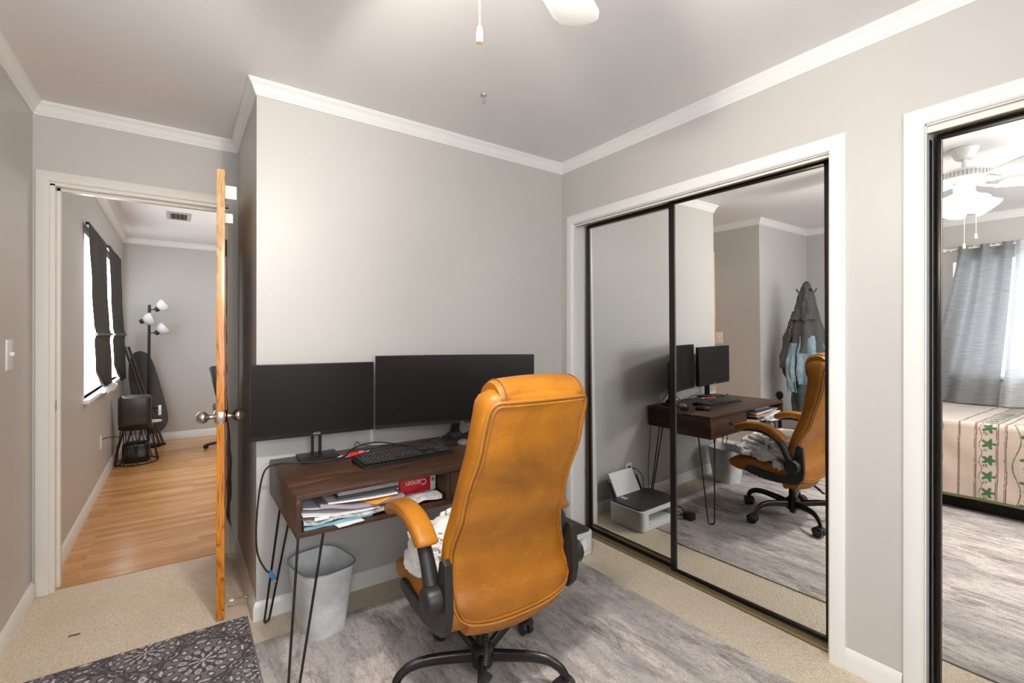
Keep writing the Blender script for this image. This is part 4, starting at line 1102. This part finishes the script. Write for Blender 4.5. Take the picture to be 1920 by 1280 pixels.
# ------------------------------------------------------------------ curtains of the bedroom window
rod = thing('curtain_rod', 'white curtain rod above the bedroom window', 'curtain rod', (XW+.07,-1.7,2.14))
obj('pole', MB().cone((XW+.075,-2.40,2.135), (XW+.075,-1.13,2.135), .0085, n=14), WPL, rod)
for y in (-2.42,-1.11): obj('finial', MB().blob((XW+.075,y,2.135), (.018,.022,.018), None, 14, 10), WPL, rod)
for y in (-2.36,-1.155): obj('bracket', MB().box((XW+.001,y-.008,2.12), (XW+.085,y+.008,2.127), .001), WPL, rod)
def curtain(label, ty0, ty1, by0, by1, zb, waves, mtl, sway=0):
    t_ = thing('curtain', label, 'curtain', (XW+.075,(ty0+ty1)/2,2.15), 'grommet curtains of the bedroom window')
    def f(u, v):
        w = v**1.25; y = (ty0+(ty1-ty0)*u)*(1-w)+(by0+(by1-by0)*u)*w
        x = XW+.075+.042*sin(u*waves*2*pi)*(1-.35*v)+.025*v*sin(u*waves*pi*1.3+1)
        x += .05*v*v*(1-u)*sway
        z = 2.160-(2.160-zb)*v-.010*abs(sin(u*waves*2*pi))*(1-v)
        return (x,y,z)
    obj('panel', MB().grid(f, 140, 60), mtl, t_, 80)
    for k in range(int(waves*2)):
        u = (k+.0)/(waves*2)+.02
        p = f(u+.02, 0); y = p[1]
        ring = MB().tube([(XW+.075+.022*cos(a)*.35, y+.022*cos(a), 2.135+.022*sin(a)) for a in [2*pi*i/18 for i in range(18)]], .0042, 8, closed=True)
        obj('grommet', ring, STEEL, t_)
CG = translucent('grey_woven_curtain', (.30,.30,.30), .30, (1,2,60)); CW2 = translucent('white_woven_curtain', (.66,.67,.68), .34, (1,2,60))
curtain('grey grommet curtain panel sweeping to the nook side of the bedroom window', -1.215,-1.575,-.93,-1.47,.685,2.5,CG,1)
curtain('pale grommet curtain panel covering the middle of the bedroom window', -1.590,-2.32,-1.50,-2.36,.685,4.5,CW2)

# ------------------------------------------------------------------ coat stand with clothes
SX, SY = -2.96, -.34
cs = thing('coat_stand', 'black metal coat stand beside the nook wall holding jackets', 'coat stand', (SX,SY,0))
obj('pole', MB().cone((SX,SY,.02), (SX,SY,1.735), .014, n=14), BLKM, cs)
obj('top_knob', MB().blob((SX,SY,1.75), (.020,.020,.020), None, 14, 10), BLKM, cs)
for k in range(4):
    a = radians(45+90*k)
    obj('foot', MB().tube(spline([(SX+.01*cos(a),SY+.01*sin(a),.16),(SX+.14*cos(a),SY+.14*sin(a),.08),(SX+.20*cos(a),SY+.20*sin(a),.012)], 5), .010, 8), BLKM, cs)
    obj('hook', MB().tube(spline([(SX+.01*cos(a),SY+.01*sin(a),1.66),(SX+.07*cos(a),SY+.07*sin(a),1.66),(SX+.095*cos(a),SY+.095*sin(a),1.695)], 5), .006, 8), BLKM, cs)
def garment(prof, a0, a1, folds, seed, n=70, amp=.028, hem=.02):
    """draped cloth around the pole between two bearings (degrees)"""
    z1, z0 = prof[0][0], prof[-1][0]; tab = sorted(prof)
    def f(u, v):
        a = radians(a0+(a1-a0)*u); z = z1+(z0-z1)*v
        r = interp(tab, z)
        r *= 1+ (amp*10*v**.6)*.35*sin(folds*2*pi*u+seed+1.5*noise.noise(Vector((u*3, v*2, seed))))
        r += .02*noise.noise(Vector((u*5, v*4, seed+3)))
        if v > .97: z += hem*noise.noise(Vector((u*7, seed, 0)))
        return (SX+r*cos(a), SY+r*sin(a), z)
    m = MB().grid(f, n, 50)
    bmesh.ops.recalc_face_normals(m.b, faces=m.b.faces)
    g = bmesh.ops.solidify(m.b, geom=list(m.b.faces), thickness=.006)
    return m
GC = cloth('charcoal_wool', (.060,.062,.060), (.105,.105,.10), 60, (1,1,6)); BC = cloth('light_blue_fleece', (.20,.30,.36), (.30,.42,.48), 30); PL = mat('plaid_flannel', (.1,.08,.08), .9)
_b = nd(PL, 'ShaderNodeTexChecker'); _b.inputs['Scale'].default_value = 55; _b.inputs['Color1'].default_value = (.06,.05,.055,1); _b.inputs['Color2'].default_value = (.26,.22,.21,1); lk(PL, coords(PL), _b.inputs['Vector']); lk(PL, _b.outputs['Color'], bsdf(PL).inputs['Base Color'])
DG = cloth('dark_grey_cotton', (.045,.052,.055), (.085,.095,.10), 25)
jk = thing('jacket', 'charcoal hooded jacket hanging on top of the coat stand', 'jacket', (SX,SY,1.0))
obj('jacket_body', garment([(1.755,.022),(1.70,.045),(1.60,.070),(1.40,.110),(1.2,.155),(1.06,.195)], -160, 130, 6, 1), GC, jk, 70)
obj('sleeve', garment([(1.34,.14),(1.1,.205),(.90,.225)], 32, 72, 1, 5, 24), GC, jk, 70)
obj('hood', garment([(1.70,.055),(1.6,.085),(1.44,.115),(1.38,.13)], -70, 40, 2, 8, 40), GC, jk, 70)
single('plaid_shirt', garment([(1.47,.115),(1.35,.150),(1.18,.20)], 36, 66, 1, 3, 24), PL, 'dark plaid flannel shirt peeking out beside the charcoal jacket', 'shirt', (SX,SY,1.2), smooth=70)
sw = thing('sweatshirt', 'light blue sweatshirt hanging below the charcoal jacket with its cuff showing', 'sweatshirt', (SX,SY,.8))
obj('sweatshirt_body', garment([(1.22,.14),(1.05,.185),(.86,.20),(.74,.16)], -78, 4, 2, 7, 44), BC, sw, 70)
obj('sleeve', garment([(1.15,.17),(.95,.225),(.72,.205),(.66,.185)], 8, 38, 1, 4, 24), BC, sw, 70)
single('trousers', garment([(1.10,.13),(.9,.145),(.7,.14),(.42,.13)], -120, 100, 5, 9), DG, 'dark grey trousers hanging lowest on the coat stand', 'trousers', (SX,SY,.45), smooth=70)
single('coat', garment([(1.40,.10),(1.2,.17),(1.0,.225),(.85,.21),(.78,.18)], 58, 150, 3, 12), cloth('slate_cotton', (.075,.078,.078), (.12,.125,.12), 40), 'slate grey coat hanging at the wall side of the coat stand', 'coat', (SX,SY,.8), smooth=70)
dk = thing('dumbbell_stand', 'dark round-topped metal stand on the floor behind the desk end', 'stand', (-2.95,-.07,0))
obj('stand_pole', MB().box((-2.985,-.085,0), (-2.955,-.055,.55), .004), BLKM, dk)
obj('stand_head', MB().blob((-2.97,-.07,.59), (.045,.035,.045), None, 18, 12), BLKM, dk)
obj('stand_foot', MB().box((-3.05,-.12,0), (-2.89,-.02,.02), .004), BLKM, dk)

# ------------------------------------------------------------------ the next room
def blind(label, ys, xoff):
    t_ = thing('window_shade', label, 'window shade', (NX+.04,(ys[0][1]+ys[0][2])/2,1.5), 'black shades of the far room window')
    zs = [r[0] for r in ys]
    lt = sorted((r[0], r[1]) for r in ys); rt_ = sorted((r[0], r[2]) for r in ys)
    def f(u, v):
        z = zs[0]+(zs[-1]-zs[0])*v
        a, b = interp(lt, z), interp(rt_, z); y = a+(b-a)*u
        low = max(0, (1.30-z)/.5)
        x = NX+.030+xoff+.006*noise.noise(Vector((u*3, v*5, xoff*40)))+(.016*sin(u*26)*low)
        if abs(z-1.30) < .05: x += .012*(1-abs(z-1.30)/.05)
        if v > .99: z += .05*((u*11) % 1)*(1-u)
        return (x,y,z)
    obj('shade_panel', MB().grid(f, 90, 80), cloth('black_shade_cloth', (.030,.028,.026), (.055,.052,.048), 20, (1,1,8)), t_, 70)
    obj('tie_band', MB().box((NX+.026,interp(lt, 1.3),1.285), (NX+.052+xoff,interp(rt_, 1.3),1.305), .004), mat('grey_tie', (.12,.115,.11), .8), t_)
    obj('head_rail', MB().box((NX+.012,ys[0][1]+.01,2.05), (NX+.034,ys[0][2]-.01,2.072), .004), BLK, t_)
blind('black shade gathered at the bottom on the nearer half of the far window', [(2.07,1.93,2.92),(1.7,2.04,2.98),(1.30,2.20,3.14),(1.02,2.28,3.24),(.92,2.52,3.26),(.80,2.92,3.28)], 0)
blind('black shade gathered at the bottom on the farther half of the far window', [(2.08,2.95,4.00),(1.7,3.06,4.14),(1.30,3.24,4.34),(1.02,3.36,4.40),(.92,3.6,4.42),(.80,4.05,4.44)], .012)
single('white_cloth', MB().blob((NX+.05,2.95,.83), (.035,.42,.030), lambda d: .35*noise.noise(d*3), 40, 20), translucent('sheer_white', (.8,.8,.82), .3), 'bunched white sheer cloth lying along the far window sill', 'cloth', (NX+.05,2.95,.80), smooth=80)
# tree lamp
lp = thing('floor_lamp', 'black tree floor lamp with three white globe shades in the far room corner', 'floor lamp', (-2.405,4.45,.004))
obj('pole', MB().cone((-2.405,4.45,.02), (-2.397,4.45,1.64), .014, n=14), BLKM, lp)
obj('base', MB().lathe([(.13,0),(.13,.012),(.11,.022),(.02,.030),(0,.030)], (-2.405,4.45,.004), 28), BLKM, lp)
for z, s, tilt in ((1.585,1,.55), (1.445,-1,.15), (1.315,1,.55)):
    arm = obj('lamp_arm', MB().tube([(-2.40,4.45,z),(-2.40+s*.05,4.45,z)], .006, 8), BLKM, lp)
    hx_ = -2.40+s*.07
    Mx = Matrix.Translation((hx_,4.44,z)) @ Matrix.Rotation(radians(52 if s > 0 else 70), 4, 'Y')
    obj('socket', MB().lathe([(0,-.02),(.022,-.016),(.028,.008),(.022,.03),(.014,.036),(0,.036)], (0,0,0), 18, M=Mx), BLK, arm)
    obj('globe_shade', MB().lathe([(.02,.02),(.048,.035),(.066,.060),(.073,.090),(.070,.112),(.066,.112),(.066,.088),(.055,.058),(.018,.03)], (0,0,0), 24, False, False, M=Mx), translucent('frosted_shade', (.82,.83,.84), .3), arm)
# padded chair on wire base
pcx, pcy = -2.465, 3.70
pd = thing('padded_chair', 'black padded chair seat standing on a round wire base in the far room', 'chair', (pcx,pcy,.004))
VIN = mat('black_vinyl', (.022,.019,.016), .28)
obj('backrest', MB().box((pcx-.14,pcy-.16,.37), (pcx+.125,pcy-.04,.695), .045, 5), VIN, pd, 60)
obj('seat', MB().box((pcx-.14,pcy-.10,.345), (pcx+.13,pcy+.20,.40), .02, 3), VIN, pd, 60)
obj('armrest', MB().box((pcx+.13,pcy-.08,.535), (pcx+.205,pcy+.02,.560), .006), BLK, pd)
obj('armrest', MB().box((pcx+.175,pcy-.085,.47), (pcx+.20,pcy+.02,.562), .004), WPL, pd)
obj('tray', MB().lathe([(.07,0),(.075,.008),(.07,.014),(0,.014)], (pcx+.13,pcy+.08,.385), 20), WPL, pd)
m = MB()
for z, rx_, ry_ in ((.012,.178,.20), (.352,.125,.16)): m.tube([(pcx+rx_*cos(a), pcy+ry_*sin(a)*1.0, z) for a in [2*pi*i/40 for i in range(40)]], .0055, 8, closed=True)
for k in range(10):
    a = 2*pi*k/10; 
    for dlt in (-.42, .42): m.tube([(pcx+.125*cos(a), pcy+.16*sin(a), .352), (pcx+.178*cos(a+dlt), pcy+.20*sin(a+dlt), .012)], .0042, 6)
obj('wire_base', m, BLKM, pd)
bb_ = thing('heater', 'small black box heater on the floor inside the wire chair base', 'heater', (pcx,pcy+.02,.004))
obj('heater_body', MB().box((pcx-.115,pcy-.07,.006), (pcx+.105,pcy+.09,.205), .03, 4), mat('black_gloss_plastic', (.012,.011,.010), .18), bb_, 60)
obj('heater_vent', MB().box((pcx-.06,pcy-.03,.204), (pcx+.05,pcy+.05,.209), .002), mat('dark_grille', (.06,.05,.045), .6), bb_)
obj('power_cord', MB().tube(spline([(NX+.012,2.84,.41),(NX+.06,2.90,.41),(NX+.10,3.1,.36),(-2.60,3.40,.20),(-2.62,3.52,.03),(-2.60,3.60,.012),(-2.57,3.70,.02)], 8), .004, 8), CAB, bb_)
# ironing board leaning in the corner
ib = thing('ironing_board', 'dark grey covered ironing board leaning upright in the far corner', 'ironing board', (-2.35,4.62,.004))
op = [(-.115,1.09),(-.06,1.11),(.0,1.085),(.045,1.02),(.085,.90),(.135,.70),(.18,.50),(.205,.36),(.205,.27),(.17,.19),(.115,.15),(.05,.15),(-.03,.23),(-.10,.42),(-.15,.7),(-.16,.95)]
sp_ = [Vector(p) for p in spline([(a,0,b) for a, b in op]+[(op[0][0],0,op[0][1])], 4)][:-1]
Tt = Matrix.Translation((-2.43,4.47,.0)) @ Matrix.Rotation(radians(-6), 4, 'X')
obj('board', MB().extrude([(p.x,p.z) for p in sp_], -.012, .012, 'y', .004).xf(Tt), mat('charcoal_cover', (.060,.056,.052), .8), ib, 50)
for dx in (0, .035):
    obj('leg', MB().tube([(-2.615+dx,4.40,1.16),(-2.30+dx,4.40,.03)], .013, 8), mat('brown_metal', (.055,.042,.035), .4), ib)
obj('foot', MB().tube([(-2.33,4.36,.025),(-2.25,4.43,.025)], .016, 8), BLK, ib)
# black office chair at the right of the doorway view
oc = thing('desk_chair', 'black chair back just visible past the pine door in the far room', 'chair', (-1.62,3.62,.004))
obj('backrest', MB().extrude([(-1.855,.935),(-1.83,.955),(-1.45,.955),(-1.42,.93),(-1.46,.52),(-1.77,.52)], 3.60, 3.66, 'y', .012), mat('black_leather', (.014,.016,.017), .25), oc, 60)
obj('seat', MB().box((-1.80,3.66,.42), (-1.42,4.08,.50), .025, 4), mat('black_leather_seat', (.014,.016,.017), .3), oc, 60)
obj('column', MB().cone((-1.61,3.86,.09), (-1.61,3.86,.42), .025, n=14), BLKM, oc)
for k in range(5):
    a = radians(20+72*k); obj('base_leg', MB().tube([(-1.61,3.86,.10),(-1.61+.27*cos(a),3.86+.27*sin(a),.05)], [.022,.014], 8), BLKM, oc)
    obj('caster', MB().blob((-1.61+.27*cos(a),3.86+.27*sin(a),.032), (.027,.027,.027), None, 14, 10), BLK, oc)

# ------------------------------------------------------------------ lights
def area(name, loc, rot, sx, sy, power, col=(1,1,1)):
    l = bpy.data.lights.new(name, 'AREA'); l.shape = 'RECTANGLE'; l.size = sx; l.size_y = sy; l.energy = power; l.color = col
    o = bpy.data.objects.new(name, l); o.location = loc; o.rotation_euler = rot; COL.objects.link(o); return o
fl = bpy.data.lights.new('fan_light', 'POINT'); fl.energy = 62; fl.color = (1,.93,.85); fl.shadow_soft_size = .035
fo = bpy.data.objects.new('fan_light', fl); fo.location = (FX,FY,H-.335); COL.objects.link(fo)
area('far_window_light', (NX+.10,3.1,1.45), (0,radians(-90),0), 1.1, 2.0, 20, (.9,.95,1))
p = bpy.data.lights.new('far_room_fill', 'POINT'); p.energy = 27; p.color = (1,.97,.92); p.shadow_soft_size = .12  # added fill point for the far room, with no ceiling fixture behind it
po = bpy.data.objects.new('far_room_fill', p); po.location = (-.9,2.7,2.1); COL.objects.link(po)
w = bpy.data.worlds.new('world'); S.world = w; w.use_nodes = True
w.node_tree.nodes['Background'].inputs[0].default_value = (.8,.88,1,1); w.node_tree.nodes['Background'].inputs[1].default_value = 1.0

# ------------------------------------------------------------------ camera
cam = bpy.data.cameras.new('camera'); co = bpy.data.objects.new('camera', cam); COL.objects.link(co)
cam.sensor_fit = 'HORIZONTAL'; cam.sensor_width = 36; cam.lens = 882.33/1920*36; cam.clip_start = .02
cam.shift_x = -1.97/1920; cam.shift_y = -11.09/1920
yaw, pitch, roll = .6165, .0003, .001
fw = Vector((sin(yaw)*cos(pitch), cos(yaw)*cos(pitch), sin(pitch))); rt = Vector((cos(yaw), -sin(yaw), 0)); up = rt.cross(fw)
r2 = rt*cos(roll)+up*sin(roll); u2 = -rt*sin(roll)+up*cos(roll)
co.matrix_world = Matrix.Translation((-2.1122,-2.4112,1.2873)) @ Matrix((r2, u2, -fw)).transposed().to_4x4()
S.camera = co
S.view_settings.view_transform = 'Standard'; S.view_settings.look = 'None'; S.view_settings.exposure = -.04; S.view_settings.gamma = 1.04
S.cycles.max_bounces = 12; S.cycles.diffuse_bounces = 5; S.cycles.glossy_bounces = 6; S.cycles.sample_clamp_indirect = 6; S.cycles.caustics_reflective = False; S.cycles.caustics_refractive = False
